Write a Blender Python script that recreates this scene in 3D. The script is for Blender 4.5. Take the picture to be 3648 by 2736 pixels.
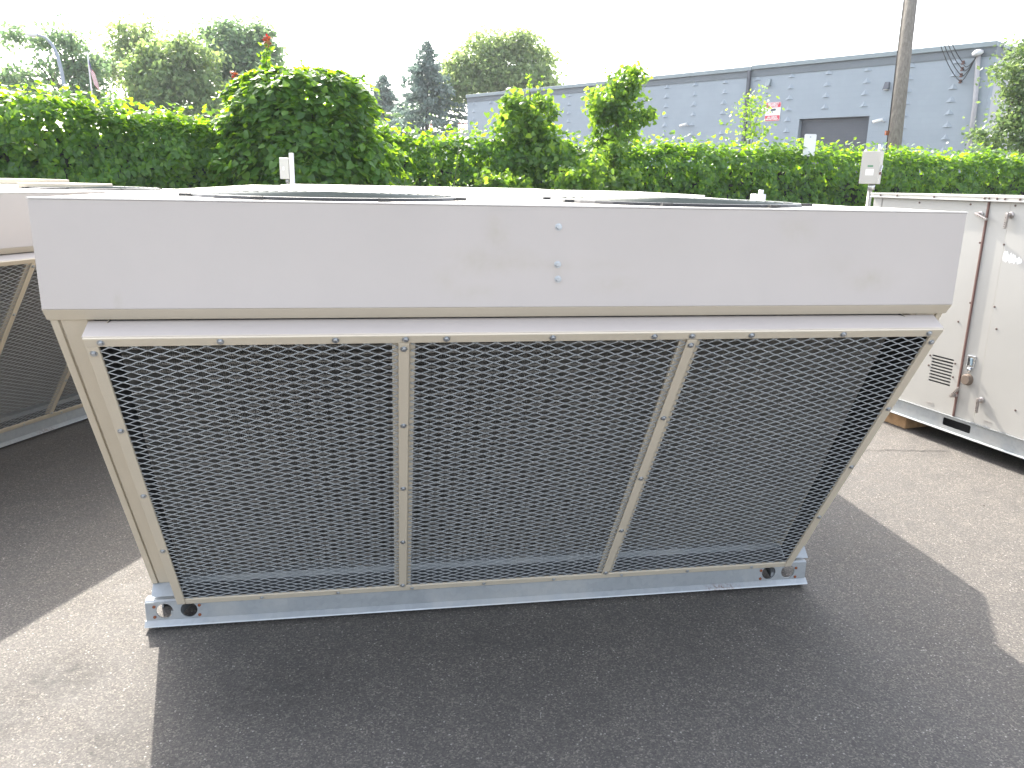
import bpy, bmesh, math, random
import numpy as np
from mathutils import Vector, Matrix, noise as mnoise

for o in list(bpy.data.objects):
    bpy.data.objects.remove(o)
SC = bpy.context.scene
COL = SC.collection
RND = random.Random(7)
NR = np.random.default_rng(7)

# ------------------------------------------------------------------ camera, sky, sun, exposure
CAM_RT = Vector((0.98596, -0.16222, 0.02063)).normalized()
CAM_FW = Vector((0.16036, 0.95468, -0.25089)).normalized()
CAM_RT = (CAM_RT - CAM_FW * CAM_RT.dot(CAM_FW)).normalized()
CAM_UP = CAM_RT.cross(CAM_FW)
CAM_C = Vector((0.7749, -1.9508, 1.4553))
FPX = 2800.26                      # focal length in pixels of a 3648 x 2736 frame
cam_data = bpy.data.cameras.new('camera')
cam_data.sensor_fit = 'HORIZONTAL'
cam_data.sensor_width = 36.0
cam_data.lens = FPX / 3648 * 36.0
cam_data.clip_start = 0.05
cam_data.clip_end = 3000
cam = bpy.data.objects.new('camera', cam_data)
COL.objects.link(cam)
M = Matrix((CAM_RT, CAM_UP, -CAM_FW)).transposed().to_4x4()
M.translation = CAM_C
cam.matrix_world = M
SC.camera = cam

SUN_DIR = Vector((-0.353, 1.089, 1.0)).normalized()      # towards the sun
SUN_EL = math.asin(SUN_DIR.z)
SUN_AZ = math.atan2(SUN_DIR.x, SUN_DIR.y)                # clockwise from +Y
world = bpy.data.worlds.new('World')
SC.world = world
world.use_nodes = True
wn = world.node_tree.nodes
bg = wn['Background']
sky = wn.new('ShaderNodeTexSky')
sky.sky_type = 'NISHITA'
sky.sun_disc = False
sky.sun_elevation = SUN_EL
sky.sun_rotation = SUN_AZ
sky.altitude = 180
sky.air_density = 1.0
sky.dust_density = 3.5
sky.ozone_density = 1.0
hz = wn.new('ShaderNodeHueSaturation')           # hazy summer sky: paler than clean air
hz.inputs['Saturation'].default_value = 0.42
world.node_tree.links.new(sky.outputs[0], hz.inputs['Color'])
world.node_tree.links.new(hz.outputs[0], bg.inputs[0])
bg.inputs[1].default_value = 0.15
sun_data = bpy.data.lights.new('sun', 'SUN')
sun_data.energy = 2.25
sun_data.angle = math.radians(0.55)
sun_data.color = (1.0, 0.93, 0.83)
sun = bpy.data.objects.new('sun', sun_data)
COL.objects.link(sun)
sun.rotation_euler = SUN_DIR.to_track_quat('Z', 'Y').to_euler()
SC.view_settings.view_transform = 'Standard'
SC.view_settings.look = 'None'
SC.view_settings.gamma = 1.0
SC.view_settings.use_curve_mapping = False
SC.view_settings.exposure = 2.36


def at(px, py, depth):
    """world point seen at a photograph pixel (3648 wide) at a depth along the view axis"""
    return CAM_C + (CAM_FW + CAM_RT * ((px - 1824) / FPX) - CAM_UP * ((py - 1368) / FPX)) * depth


# ------------------------------------------------------------------ mesh helpers
class MB:
    def __init__(self):
        self.v = []
        self.f = []

    def add(self, vs, fs):
        n = len(self.v)
        self.v += [tuple(p) for p in vs]
        self.f += [tuple(i + n for i in f) for f in fs]
        return self

    def box(self, a, b):
        x0, y0, z0 = a
        x1, y1, z1 = b
        return self.add([(x0, y0, z0), (x1, y0, z0), (x1, y1, z0), (x0, y1, z0), (x0, y0, z1), (x1, y0, z1), (x1, y1, z1), (x0, y1, z1)],
                        [(3, 2, 1, 0), (4, 5, 6, 7), (0, 1, 5, 4), (1, 2, 6, 5), (2, 3, 7, 6), (3, 0, 4, 7)])

    def hexa(self, lo, hi):
        """lo, hi: four points each, same winding; closes the solid between them"""
        return self.add(list(lo) + list(hi), [(3, 2, 1, 0), (4, 5, 6, 7), (0, 1, 5, 4), (1, 2, 6, 5), (2, 3, 7, 6), (3, 0, 4, 7)])

    def prism_x(self, prof, x0, x1):
        """profile of (y, z) extruded along x"""
        n = len(prof)
        vs = [(x0, y, z) for y, z in prof] + [(x1, y, z) for y, z in prof]
        fs = [tuple(range(n)), tuple(range(2 * n - 1, n - 1, -1))]
        for i in range(n):
            j = (i + 1) % n
            fs.append((i, i + n, j + n, j))
        return self.add(vs, fs)

    def tube(self, pts, r, n=8, cap=True):
        pts = [Vector(p) for p in pts]
        rs = r if isinstance(r, (list, tuple)) else [r] * len(pts)
        base = len(self.v)
        prev = None
        for i, p in enumerate(pts):
            t = (pts[min(i + 1, len(pts) - 1)] - pts[max(i - 1, 0)]).normalized()
            if prev is None:
                a = t.orthogonal().normalized()
            else:
                a = (prev - t * prev.dot(t)).normalized()
            prev = a
            b = t.cross(a)
            for k in range(n):
                w = 2 * math.pi * k / n
                self.v.append(tuple(p + (a * math.cos(w) + b * math.sin(w)) * rs[i]))
        for i in range(len(pts) - 1):
            for k in range(n):
                k2 = (k + 1) % n
                self.f.append((base + i * n + k, base + i * n + k2, base + (i + 1) * n + k2, base + (i + 1) * n + k))
        if cap:
            self.f.append(tuple(base + k for k in range(n))[::-1])
            self.f.append(tuple(base + (len(pts) - 1) * n + k for k in range(n)))
        return self

    def ring(self, c, r, tube, n=32, m=6, squash=1.0):
        """horizontal torus"""
        base = len(self.v)
        for i in range(n):
            w = 2 * math.pi * i / n
            for k in range(m):
                q = 2 * math.pi * k / m
                rr = r + tube * math.cos(q)
                self.v.append((c[0] + rr * math.cos(w), c[1] + rr * math.sin(w), c[2] + tube * squash * math.sin(q)))
        for i in range(n):
            i2 = (i + 1) % n
            for k in range(m):
                k2 = (k + 1) % m
                self.f.append((base + i * m + k, base + i2 * m + k, base + i2 * m + k2, base + i * m + k2))
        return self

    def lathe(self, c, axis, prof, n=12):
        """profile of (radius, along) round an axis"""
        axis = Vector(axis).normalized()
        a = axis.orthogonal().normalized()
        b = axis.cross(a)
        c = Vector(c)
        base = len(self.v)
        for r, h in prof:
            for k in range(n):
                w = 2 * math.pi * k / n
                self.v.append(tuple(c + axis * h + (a * math.cos(w) + b * math.sin(w)) * r))
        for i in range(len(prof) - 1):
            for k in range(n):
                k2 = (k + 1) % n
                self.f.append((base + i * n + k, base + i * n + k2, base + (i + 1) * n + k2, base + (i + 1) * n + k))
        self.f.append(tuple(base + k for k in range(n))[::-1])
        self.f.append(tuple(base + (len(prof) - 1) * n + k for k in range(n)))
        return self

    def mesh(self, name, mat, smooth=False):
        me = bpy.data.meshes.new(name)
        me.from_pydata(self.v, [], self.f)
        bm = bmesh.new()
        bm.from_mesh(me)
        bmesh.ops.recalc_face_normals(bm, faces=bm.faces)
        bm.to_mesh(me)
        bm.free()
        if smooth:
            me.polygons.foreach_set('use_smooth', [True] * len(me.polygons))
        if mat:
            me.materials.append(mat)
        return me

    def build(self, name, mat, parent=None, smooth=False, bevel=0.0, loc=None):
        return link(name, self.mesh(name, mat, smooth), parent, bevel, loc)


def link(name, me, parent=None, bevel=0.0, loc=None):
    o = bpy.data.objects.new(name, me)
    COL.objects.link(o)
    if parent:
        o.parent = parent
    if loc is not None:
        o.location = loc
    if bevel:
        m = o.modifiers.new('bevel', 'BEVEL')
        m.width = bevel
        m.segments = 2
        m.limit_method = 'ANGLE'
        m.angle_limit = math.radians(40)
    return o


def plate(name, loops, to3d, thick, mat, parent, bevel=0.0):
    """flat plate with holes: loops[0] outline, the rest holes, in 2D; to3d(u, v, w) gives the point, w = 0..thick"""
    bm = bmesh.new()
    edges = []
    for lp in loops:
        vs = [bm.verts.new((u, v, 0)) for u, v in lp]
        for i in range(len(vs)):
            edges.append(bm.edges.new((vs[i], vs[(i + 1) % len(vs)])))
    bmesh.ops.triangle_fill(bm, edges=edges, use_beauty=True)
    ret = bmesh.ops.extrude_face_region(bm, geom=list(bm.faces))
    for g in ret['geom']:
        if isinstance(g, bmesh.types.BMVert):
            g.co.z = thick
    for v in bm.verts:
        v.co = Vector(to3d(v.co.x, v.co.y, v.co.z))
    bmesh.ops.recalc_face_normals(bm, faces=bm.faces)
    me = bpy.data.meshes.new(name)
    bm.to_mesh(me)
    bm.free()
    me.materials.append(mat)
    return link(name, me, parent, bevel)


def circle(cx, cy, r, n=24):
    return [(cx + r * math.cos(2 * math.pi * i / n), cy + r * math.sin(2 * math.pi * i / n)) for i in range(n)]


def rrect(x0, y0, x1, y1, r, n=5):
    out = []
    for (cx, cy, a0) in ((x1 - r, y1 - r, 0), (x0 + r, y1 - r, 90), (x0 + r, y0 + r, 180), (x1 - r, y0 + r, 270)):
        for i in range(n + 1):
            a = math.radians(a0 + 90 * i / n)
            out.append((cx + r * math.cos(a), cy + r * math.sin(a)))
    return out


def tag(o, label=None, cat=None, group=None, kind=None):
    if label:
        o['label'] = label
    if cat:
        o['category'] = cat
    if group:
        o['group'] = group
    if kind:
        o['kind'] = kind
    return o


def thing(name, loc, rz, label, cat, group=None):
    o = bpy.data.objects.new(name, None)
    COL.objects.link(o)
    o.empty_display_size = 0.2
    o.location = loc
    o.rotation_euler = (0, 0, rz)
    return tag(o, label, cat, group)


def copy_tree(o, parent=None):
    c = o.copy()
    COL.objects.link(c)
    if parent:
        c.parent = parent
    for ch in o.children:
        copy_tree(ch, c)
    return c


# ------------------------------------------------------------------ material helpers
class Mat:
    def __init__(self, name):
        self.m = bpy.data.materials.new(name)
        self.m.use_nodes = True
        self.nt = self.m.node_tree
        self.n = self.nt.nodes
        self.b = self.n['Principled BSDF']
        self.out = self.n['Material Output']

    def new(self, t, **kw):
        n = self.n.new(t)
        for k, v in kw.items():
            if k.startswith('i_'):
                key = k[2:]
                key = int(key) if key.isdigit() else key.replace('_', ' ')
                n.inputs[key].default_value = v
            else:
                setattr(n, k, v)
        return n

    def ln(self, a, b):
        self.nt.links.new(a, b)

    def coords(self, kind='Object'):
        return self.new('ShaderNodeTexCoord').outputs[kind]

    def noise(self, vec, scale, detail=4, rough=0.6, dim='3D'):
        n = self.new('ShaderNodeTexNoise', noise_dimensions=dim)
        n.inputs['Scale'].default_value = scale
        n.inputs['Detail'].default_value = detail
        n.inputs['Roughness'].default_value = rough
        if vec is not None:
            self.ln(vec, n.inputs['Vector'])
        return n.outputs['Fac']

    def ramp(self, fac, stops):
        r = self.new('ShaderNodeValToRGB')
        el = r.color_ramp.elements
        while len(el) > 1:
            el.remove(el[-1])
        el[0].position, el[0].color = stops[0][0], rgba(stops[0][1])
        for p, c in stops[1:]:
            e = el.new(p)
            e.color = rgba(c)
        self.ln(fac, r.inputs['Fac'])
        return r.outputs['Color']

    def mix(self, fac, a, b, mode='MIX'):
        m = self.new('ShaderNodeMix', data_type='RGBA', blend_type=mode)
        for s, v in ((m.inputs['Factor'], fac), (m.inputs['A'], a), (m.inputs['B'], b)):
            if hasattr(v, 'is_linked') or isinstance(v, bpy.types.NodeSocket):
                self.ln(v, s)
            else:
                s.default_value = v if s.type == 'VALUE' else rgba(v)
        return m.outputs['Result']

    def math(self, op, a, b=None, clamp=False):
        m = self.new('ShaderNodeMath', operation=op, use_clamp=clamp)
        for s, v in ((m.inputs[0], a), (m.inputs[1], b)):
            if v is None:
                continue
            if isinstance(v, bpy.types.NodeSocket):
                self.ln(v, s)
            else:
                s.default_value = v
        return m.outputs[0]

    def bump(self, h, strength, dist):
        b = self.new('ShaderNodeBump')
        b.inputs['Strength'].default_value = strength
        b.inputs['Distance'].default_value = dist
        self.ln(h, b.inputs['Height'])
        self.ln(b.outputs['Normal'], self.b.inputs['Normal'])

    def set(self, col=None, rough=None, metal=None, spec=None):
        if col is not None:
            if isinstance(col, bpy.types.NodeSocket):
                self.ln(col, self.b.inputs['Base Color'])
            else:
                self.b.inputs['Base Color'].default_value = rgba(col)
        if rough is not None:
            if isinstance(rough, bpy.types.NodeSocket):
                self.ln(rough, self.b.inputs['Roughness'])
            else:
                self.b.inputs['Roughness'].default_value = rough
        if metal is not None:
            self.b.inputs['Metallic'].default_value = metal
        if spec is not None:
            self.b.inputs['Specular IOR Level'].default_value = spec
        return self


def rgba(c):
    if isinstance(c, (int, float)):
        return (c, c, c, 1)
    return tuple(c) if len(c) == 4 else (c[0], c[1], c[2], 1)


def blob(M_, co, c, rad):
    """1 inside an ellipsoid round c, falling to 0"""
    mp = M_.new('ShaderNodeMapping')
    mp.inputs['Location'].default_value = tuple(-c[i] / rad[i] for i in range(3))
    mp.inputs['Scale'].default_value = tuple(1 / rad[i] for i in range(3))
    M_.ln(co, mp.inputs['Vector'])
    g = M_.new('ShaderNodeTexGradient', gradient_type='SPHERICAL')
    M_.ln(mp.outputs[0], g.inputs[0])
    return g.outputs['Fac']


def simple(name, col, rough=0.5, metal=0.0, var=0.08, scale=6.0, bump=0.0, bscale=200.0):
    m = Mat(name)
    co = m.coords()
    f = m.noise(co, scale, 5)
    lo = tuple(c * (1 - var) for c in col)
    hi = tuple(min(1, c * (1 + var)) for c in col)
    m.set(m.ramp(f, [(0.3, lo), (0.7, hi)]), rough, metal)
    if bump:
        m.bump(m.noise(co, bscale, 3), bump, 0.002)
    return m.m


# painted sheet metal of the units: warm off-white with faint grime
def paint(name, col, stains=()):
    m = Mat(name)
    co = m.coords()
    big = m.noise(co, 2.2, 6, 0.65)
    fine = m.noise(co, 420, 2, 0.5)
    base = m.ramp(big, [(0.25, tuple(c * 0.94 for c in col)), (0.75, tuple(c * 1.03 for c in col))])
    base = m.mix(0.10, base, m.ramp(fine, [(0.35, tuple(c * 0.75 for c in col)), (0.65, tuple(min(1, c * 1.15) for c in col))]))
    if stains:
        smear = m.noise(co, 17, 5, 0.7)
        tot = None
        for c, r, k in stains:
            g = m.math('MULTIPLY', blob(m, co, c, r), k)
            tot = g if tot is None else m.math('MAXIMUM', tot, g)
        msk = m.math('MULTIPLY', tot, m.ramp(smear, [(0.38, 0.0), (0.72, 0.75)]), True)
        base = m.mix(msk, base, (0.38, 0.335, 0.265))
    m.set(base, m.ramp(big, [(0.2, 0.42), (0.8, 0.58)]), 0.0, 0.4)
    wav = m.noise(co, 3.5, 2, 0.4)
    m.bump(m.mix(0.04, wav, fine), 0.25, 0.006)
    return m.m


PAINT_C = (0.60, 0.56, 0.49)
HOOD_STAINS = [((1.03, 0, 1.26), (0.16, 0.3, 0.05), 0.9), ((1.06, 0, 1.33), (0.05, 0.3, 0.09), 0.9), ((1.36, 0, 1.20), (0.10, 0.3, 0.03), 0.8),
               ((1.85, 0, 1.345), (0.07, 0.3, 0.05), 1.0), ((2.08, 0, 1.215), (0.10, 0.3, 0.05), 0.9), ((0.164, 0, 1.16), (0.012, 0.3, 0.04), 1.4),
               ((1.0, 0, 1.18), (0.08, 0.3, 0.03), 0.7), ((1.213, 0, 1.235), (0.02, 0.3, 0.05), 0.5), ((1.19, 0, 1.25), (0.30, 0.3, 0.022), 0.6),
               ((0.93, 0, 1.22), (0.04, 0.3, 0.06), 0.6), ((2.0, 0, 1.25), (0.2, 0.3, 0.04), 0.4)]
MAT_HOOD = paint('hood_paint', (0.458, 0.416, 0.384), HOOD_STAINS)
MAT_BODY = paint('body_paint', (0.52, 0.455, 0.355))
MAT_CREAM = paint('cream_paint', (0.395, 0.383, 0.355))
MAT_ROOF = paint('roof_paint', (0.66, 0.63, 0.58))
MAT_BLACK = simple('black_plastic', (0.02, 0.02, 0.02), 0.5)
MAT_DARK = simple('dark_interior', (0.03, 0.03, 0.032), 0.8)
MAT_RUST = simple('rust', (0.22, 0.07, 0.03), 0.85, 0.1, 0.4, 90)
MAT_ZINC = simple('zinc_bolt', (0.45, 0.47, 0.49), 0.38, 0.9, 0.15, 120)
MAT_MESH = simple('galvanised_wire', (0.36, 0.38, 0.39), 0.6, 0.15, 0.12, 30)
MAT_SEAM = simple('brown_gasket', (0.16, 0.09, 0.075), 0.7)
MAT_WHITE = simple('white_label', (0.72, 0.72, 0.71), 0.5, 0, 0.05, 60)
MAT_TIMBER = simple('timber', (0.36, 0.22, 0.11), 0.8, 0, 0.25, 25)
MAT_STEEL = simple('handle_steel', (0.42, 0.38, 0.36), 0.35, 0.85, 0.2, 60)
MAT_CHROME = simple('chrome', (0.75, 0.77, 0.8), 0.2, 1.0, 0.05, 60)
MAT_DARKGREEN = simple('fan_guard_wire', (0.09, 0.10, 0.085), 0.5, 0.3, 0.2, 40)


def galvanised():
    m = Mat('galvanised_steel')
    co = m.coords()
    v = m.new('ShaderNodeTexVoronoi')
    v.inputs['Scale'].default_value = 55
    m.ln(co, v.inputs['Vector'])
    s = m.ramp(v.outputs['Color'], [(0.2, (0.335, 0.36, 0.378)), (0.8, (0.365, 0.39, 0.408))])
    grime = m.noise(co, 5, 6, 0.7)
    st = m.new('ShaderNodeMapping')
    st.inputs['Scale'].default_value = (30, 30, 3)
    m.ln(co, st.inputs['Vector'])
    streak = m.noise(st.outputs[0], 1.0, 4, 0.6)
    c = m.mix(m.ramp(grime, [(0.45, 0.0), (0.75, 0.55)]), s, (0.50, 0.48, 0.44))
    c = m.mix(m.ramp(streak, [(0.5, 0.0), (0.8, 0.25)]), c, (0.33, 0.35, 0.38))
    rust = m.math('MULTIPLY', blob(m, co, (1.98, 0.505, 0.022), (0.09, 0.05, 0.016)), m.ramp(m.noise(co, 120, 4), [(0.45, 0.0), (0.65, 1.0)]), True)
    c = m.mix(rust, c, (0.16, 0.07, 0.03))
    m.set(c, m.ramp(grime, [(0.3, 0.38), (0.7, 0.6)]), 0.55)
    m.bump(v.outputs['Distance'], 0.05, 0.002)
    return m.m


MAT_GALV = galvanised()

MAT_SHADED_GALV = simple('shaded_galvanised', (0.10, 0.105, 0.11), .6, .2, .2, 8)  # galvanised steel with the coil's shade put into a darker colour


def coil_mat():
    m = Mat('aluminium_fins')
    co = m.coords()
    d = m.noise(co, 14, 5, 0.7)
    c = m.ramp(d, [(0.3, (0.30, 0.285, 0.265)), (0.7, (0.38, 0.36, 0.335))])
    m.set(c, 0.6, 0.1)
    return m.m


MAT_FIN = coil_mat()


def asphalt():
    m = Mat('asphalt')
    co = m.coords()
    vo = m.new('ShaderNodeTexVoronoi')
    vo.inputs['Scale'].default_value = 230
    m.ln(co, vo.inputs['Vector'])
    vo2 = m.new('ShaderNodeTexVoronoi')
    vo2.inputs['Scale'].default_value = 130
    m.ln(co, vo2.inputs['Vector'])
    sep = m.new('ShaderNodeSeparateColor')
    m.ln(vo.outputs['Color'], sep.inputs[0])
    sep2 = m.new('ShaderNodeSeparateColor')
    m.ln(vo2.outputs['Color'], sep2.inputs[0])
    big = m.noise(co, 0.9, 6, 0.62)
    mid = m.noise(co, 9, 5, 0.65)
    stones = m.ramp(sep.outputs[0], [(0.0, (0.082, 0.076, 0.071)), (0.55, (0.127, 0.117, 0.106)), (0.82, (0.160, 0.146, 0.129)), (0.97, (0.24, 0.22, 0.193))])
    c = stones
    # scattered pale chips
    chip = m.math('MULTIPLY', m.math('GREATER_THAN', sep2.outputs[1], 0.965), m.math('LESS_THAN', vo2.outputs['Distance'], 0.36))
    c = m.mix(chip, c, (0.38, 0.36, 0.33))
    c = m.mix(0.75, c, m.mix(m.ramp(big, [(0.3, 0.0), (0.7, 1.0)]), m.mix(0.5, c, (0.5, 0.5, 0.5), 'MULTIPLY'), c))
    c = m.mix(m.ramp(mid, [(0.35, 0.35), (0.65, 0.0)]), c, (0.055, 0.054, 0.054))
    # oil drips left of the unit
    tot = None
    for cc, rr, k in [((-0.20, 0.27, 0), (0.20, 0.18, 1), 1.0), ((-0.33, 0.10, 0), (0.24, 0.2, 1), 0.9), ((0.02, -0.06, 0), (0.2, 0.2, 1), 0.7),
                      ((0.1, -0.2, 0), (0.3, 0.22, 1), 0.6), ((0.45, 0.1, 0), (0.3, 0.2, 1), 0.5), ((3.9, 0.9, 0), (0.25, 0.3, 1), 0.5), ((3.1, 3.0, 0), (0.5, 0.3, 1), 0.3)]:
        g = m.math('MULTIPLY', blob(m, co, cc, rr), k)
        tot = g if tot is None else m.math('MAXIMUM', tot, g)
    st = m.noise(co, 26, 6, 0.75)
    msk = m.math('MULTIPLY', m.math('MULTIPLY', tot, 1.6), m.ramp(st, [(0.36, 0.0), (0.72, 0.85)]), True)
    c = m.mix(msk, c, (0.030, 0.029, 0.028))
    m.set(c, m.ramp(mid, [(0.3, 0.62), (0.7, 0.82)]), 0.0, 0.35)
    h = m.mix(0.5, vo.outputs['Distance'], m.noise(co, 320, 3, 0.7))
    m.bump(h, 0.55, 0.004)
    return m.m


MAT_ASPHALT = asphalt()


def leaf_mat(name, c0, c1, c2, trans=0.45, rough=0.42, tval=3.6):
    m = Mat(name)
    g = m.new('ShaderNodeNewGeometry')
    oi = m.new('ShaderNodeObjectInfo')
    rnd = m.math('FRACT', m.math('ADD', g.outputs['Random Per Island'], oi.outputs['Random']))
    col = m.ramp(rnd, [(0.0, c0), (0.6, c1), (1.0, c2)])
    m.set(col, rough, 0.0, 0.45)
    tr = m.new('ShaderNodeBsdfTranslucent')
    hue = m.new('ShaderNodeHueSaturation')
    hue.inputs['Hue'].default_value = 0.455
    hue.inputs['Saturation'].default_value = 1.2
    hue.inputs['Value'].default_value = tval
    m.ln(col, hue.inputs['Color'])
    m.ln(hue.outputs[0], tr.inputs['Color'])
    mx = m.new('ShaderNodeMixShader')
    mx.inputs[0].default_value = trans
    m.ln(m.b.outputs[0], mx.inputs[1])
    m.ln(tr.outputs[0], mx.inputs[2])
    m.ln(mx.outputs[0], m.out.inputs['Surface'])
    return m.m


MAT_IVY = leaf_mat('vine_leaf', (0.042, 0.105, 0.024), (0.07, 0.165, 0.032), (0.11, 0.21, 0.04), 0.5)
MAT_SAP = leaf_mat('sapling_leaf', (0.045, 0.11, 0.025), (0.07, 0.15, 0.033), (0.11, 0.20, 0.045), 0.5)
MAT_RED = leaf_mat('red_leaf', (0.20, 0.075, 0.035), (0.23, 0.11, 0.045), (0.16, 0.12, 0.04), 0.5, tval=1.6)
MAT_TREE_L = leaf_mat('light_tree_leaf', (0.078, 0.14, 0.055), (0.10, 0.165, 0.066), (0.14, 0.20, 0.08), 0.4)
MAT_TREE_D = leaf_mat('dark_tree_leaf', (0.062, 0.115, 0.062), (0.085, 0.15, 0.075), (0.12, 0.185, 0.09), 0.4)
MAT_TREE_M = leaf_mat('mid_tree_leaf', (0.09, 0.15, 0.062), (0.12, 0.18, 0.08), (0.16, 0.22, 0.10), 0.45)
MAT_EDGE = leaf_mat('edge_tree_leaf', (0.05, 0.095, 0.035), (0.065, 0.115, 0.045), (0.09, 0.14, 0.055), 0.38)
MAT_SPRUCE = leaf_mat('spruce_needle', (0.085, 0.125, 0.112), (0.11, 0.145, 0.132), (0.14, 0.175, 0.16), 0.22)
MAT_BARK = simple('bark', (0.075, 0.06, 0.045), 0.9, 0, 0.3, 12, 0.5, 40)
MAT_STEM = simple('green_stem', (0.10, 0.12, 0.05), 0.7)
MAT_VINE_BLOCK = simple('vine_block_dark', (0.05, 0.045, 0.038), 0.9)

# ------------------------------------------------------------------ ground
gm = MB()
gm.add([(-600, -300, 0), (600, -300, 0), (600, 900, 0), (-600, 900, 0)], [(0, 1, 2, 3)])
tag(gm.build('asphalt_ground', MAT_ASPHALT), 'grey speckled asphalt yard with oil spots and pale chips', kind='structure')


# crack in the asphalt on the right
def crack(pts, w):
    b = MB()
    L, Rr = [], []
    for i, p in enumerate(pts):
        p = Vector(p)
        q = Vector(pts[min(i + 1, len(pts) - 1)]) - Vector(pts[max(i - 1, 0)])
        nn = Vector((-q.y, q.x, 0)).normalized() * w * (0.5 + RND.random())
        L.append(p + nn)
        Rr.append(p - nn)
    n = len(pts)
    b.add(L + Rr, [(i, i + 1, n + i + 1, n + i) for i in range(n - 1)])
    return b


cp = []
for i in range(26):
    t = i / 25
    p = Vector((3.02, 1.98, 0.004)).lerp(Vector((3.95, 1.86, 0.004)), t)
    cp.append(p + Vector((0, 0.018 * mnoise.noise((t * 9, 3, 1)) + 0.01 * RND.uniform(-1, 1), 0)))
tag(crack(cp, 0.0025).build('pavement_crack', simple('crack_dirt', (0.02, 0.02, 0.02), 0.95)), 'thin dark crack running across the sunny asphalt', kind='structure')


# loose grit lying on the asphalt
gr = MB()
for i in range(520):
    if i < 300:
        gx, gy = RND.uniform(-2.0, 4.0), RND.uniform(-0.4, 3.0)
    else:
        gx, gy = RND.gauss(3.6, .45), RND.gauss(1.3, .5)
    r_ = RND.uniform(.0012, .0042) * (1.8 if RND.random() < .04 else 1)
    a_ = RND.uniform(0, 6.28)
    ps = [(gx + r_ * math.cos(a_ + k * 2.09) * RND.uniform(.7, 1.3), gy + r_ * math.sin(a_ + k * 2.09) * RND.uniform(.7, 1.3), 0.0004) for k in range(3)]
    gr.add(ps + [(gx, gy, r_ * .9)], [(0, 1, 3), (1, 2, 3), (2, 0, 3), (2, 1, 0)])
tag(gr.build('grit', simple('grit_stone', (0.17, 0.15, 0.13), .9, 0, .6, 300)), 'small loose stones scattered on the asphalt', 'grit', kind='stuff')

# ------------------------------------------------------------------ condenser units
def expanded_metal(x0, x1, s0, s1, plane, holes=None):
    """diamond lattice of expanded metal; plane(x, s, w) -> 3D point, w out of the sheet"""
    LWD, SWD, SW, TH = 0.0508, 0.0227, 0.0024, 0.0006
    b = MB()
    nx = int(math.ceil((x1 - x0) / (LWD / 2))) + 1
    ns = int(math.ceil((s1 - s0) / (SWD / 2))) + 1
    X0 = math.floor(x0 / LWD) * LWD

    def strand(ax, as_, bx, bs):
        # S curve from one bond to the next
        P = []
        for t in (0.0, 0.18, 0.5, 0.82, 1.0):
            e = t * t * (3 - 2 * t) * 0.45 + t * 0.55
            P.append((ax + (bx - ax) * t, as_ + (bs - as_) * e))
        if not all(x0 - 0.003 <= p[0] <= x1 + 0.003 and s0 - 0.003 <= p[1] <= s1 + 0.003 for p in P):
            return
        vs, fs = [], []
        for i, p in enumerate(P):
            h = SW / 2 * (1.25 if i in (0, 4) else 1.0)
            vs += [plane(p[0], p[1] - h, TH), plane(p[0], p[1] + h, TH), plane(p[0], p[1] + h * 1.1, -TH), plane(p[0], p[1] - h * 1.1, -TH)]
        for i in range(4):
            a, c = 4 * i, 4 * i + 4
            fs += [(a, c, c + 1, a + 1), (a + 1, c + 1, c + 2, a + 2), (a + 3, a, c, c + 3)][::1]
            fs[-1] = (a, a + 3, c + 3, c)
        b.add(vs, fs)

    for j in range(ns + 1):
        s = s0 + j * SWD / 2
        off = (LWD / 2) if j % 2 else 0.0
        for i in range(-1, nx + 1):
            x = X0 + i * LWD + off
            strand(x, s, x + LWD / 2, s + SWD / 2)
            strand(x, s, x - LWD / 2, s + SWD / 2)
    return b


BOLT = MB().lathe((0, 0, 0), (0, 0, 1), [(0.0085, 0), (0.0085, 0.0012), (0.0055, 0.0013), (0.0055, 0.0048), (0.0045, 0.0055)], 10).mesh('bolt', MAT_ZINC)
BOLT_RUST = MB().lathe((0, 0, 0), (0, 0, 1), [(0.0065, 0), (0.0065, 0.003), (0.004, 0.004)], 10).mesh('rusty_bolt', MAT_RUST)

BOLT_DARK = MB().lathe((0, 0, 0), (0, 0, 1), [(0.006, 0), (0.006, 0.003), (0.004, 0.004)], 10).mesh('screw', simple('screw_brown', (0.13, 0.09, 0.08), 0.5, 0.5, .2, 90))


def bolt(parent, p, nrm, me=None, s=1.0, name='bolt'):
    o = link(name, me or BOLT, parent)
    o.location = p
    o.rotation_euler = Vector(nrm).to_track_quat('Z', 'Y').to_euler()
    o.scale = (s, s, s)
    return o


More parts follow.
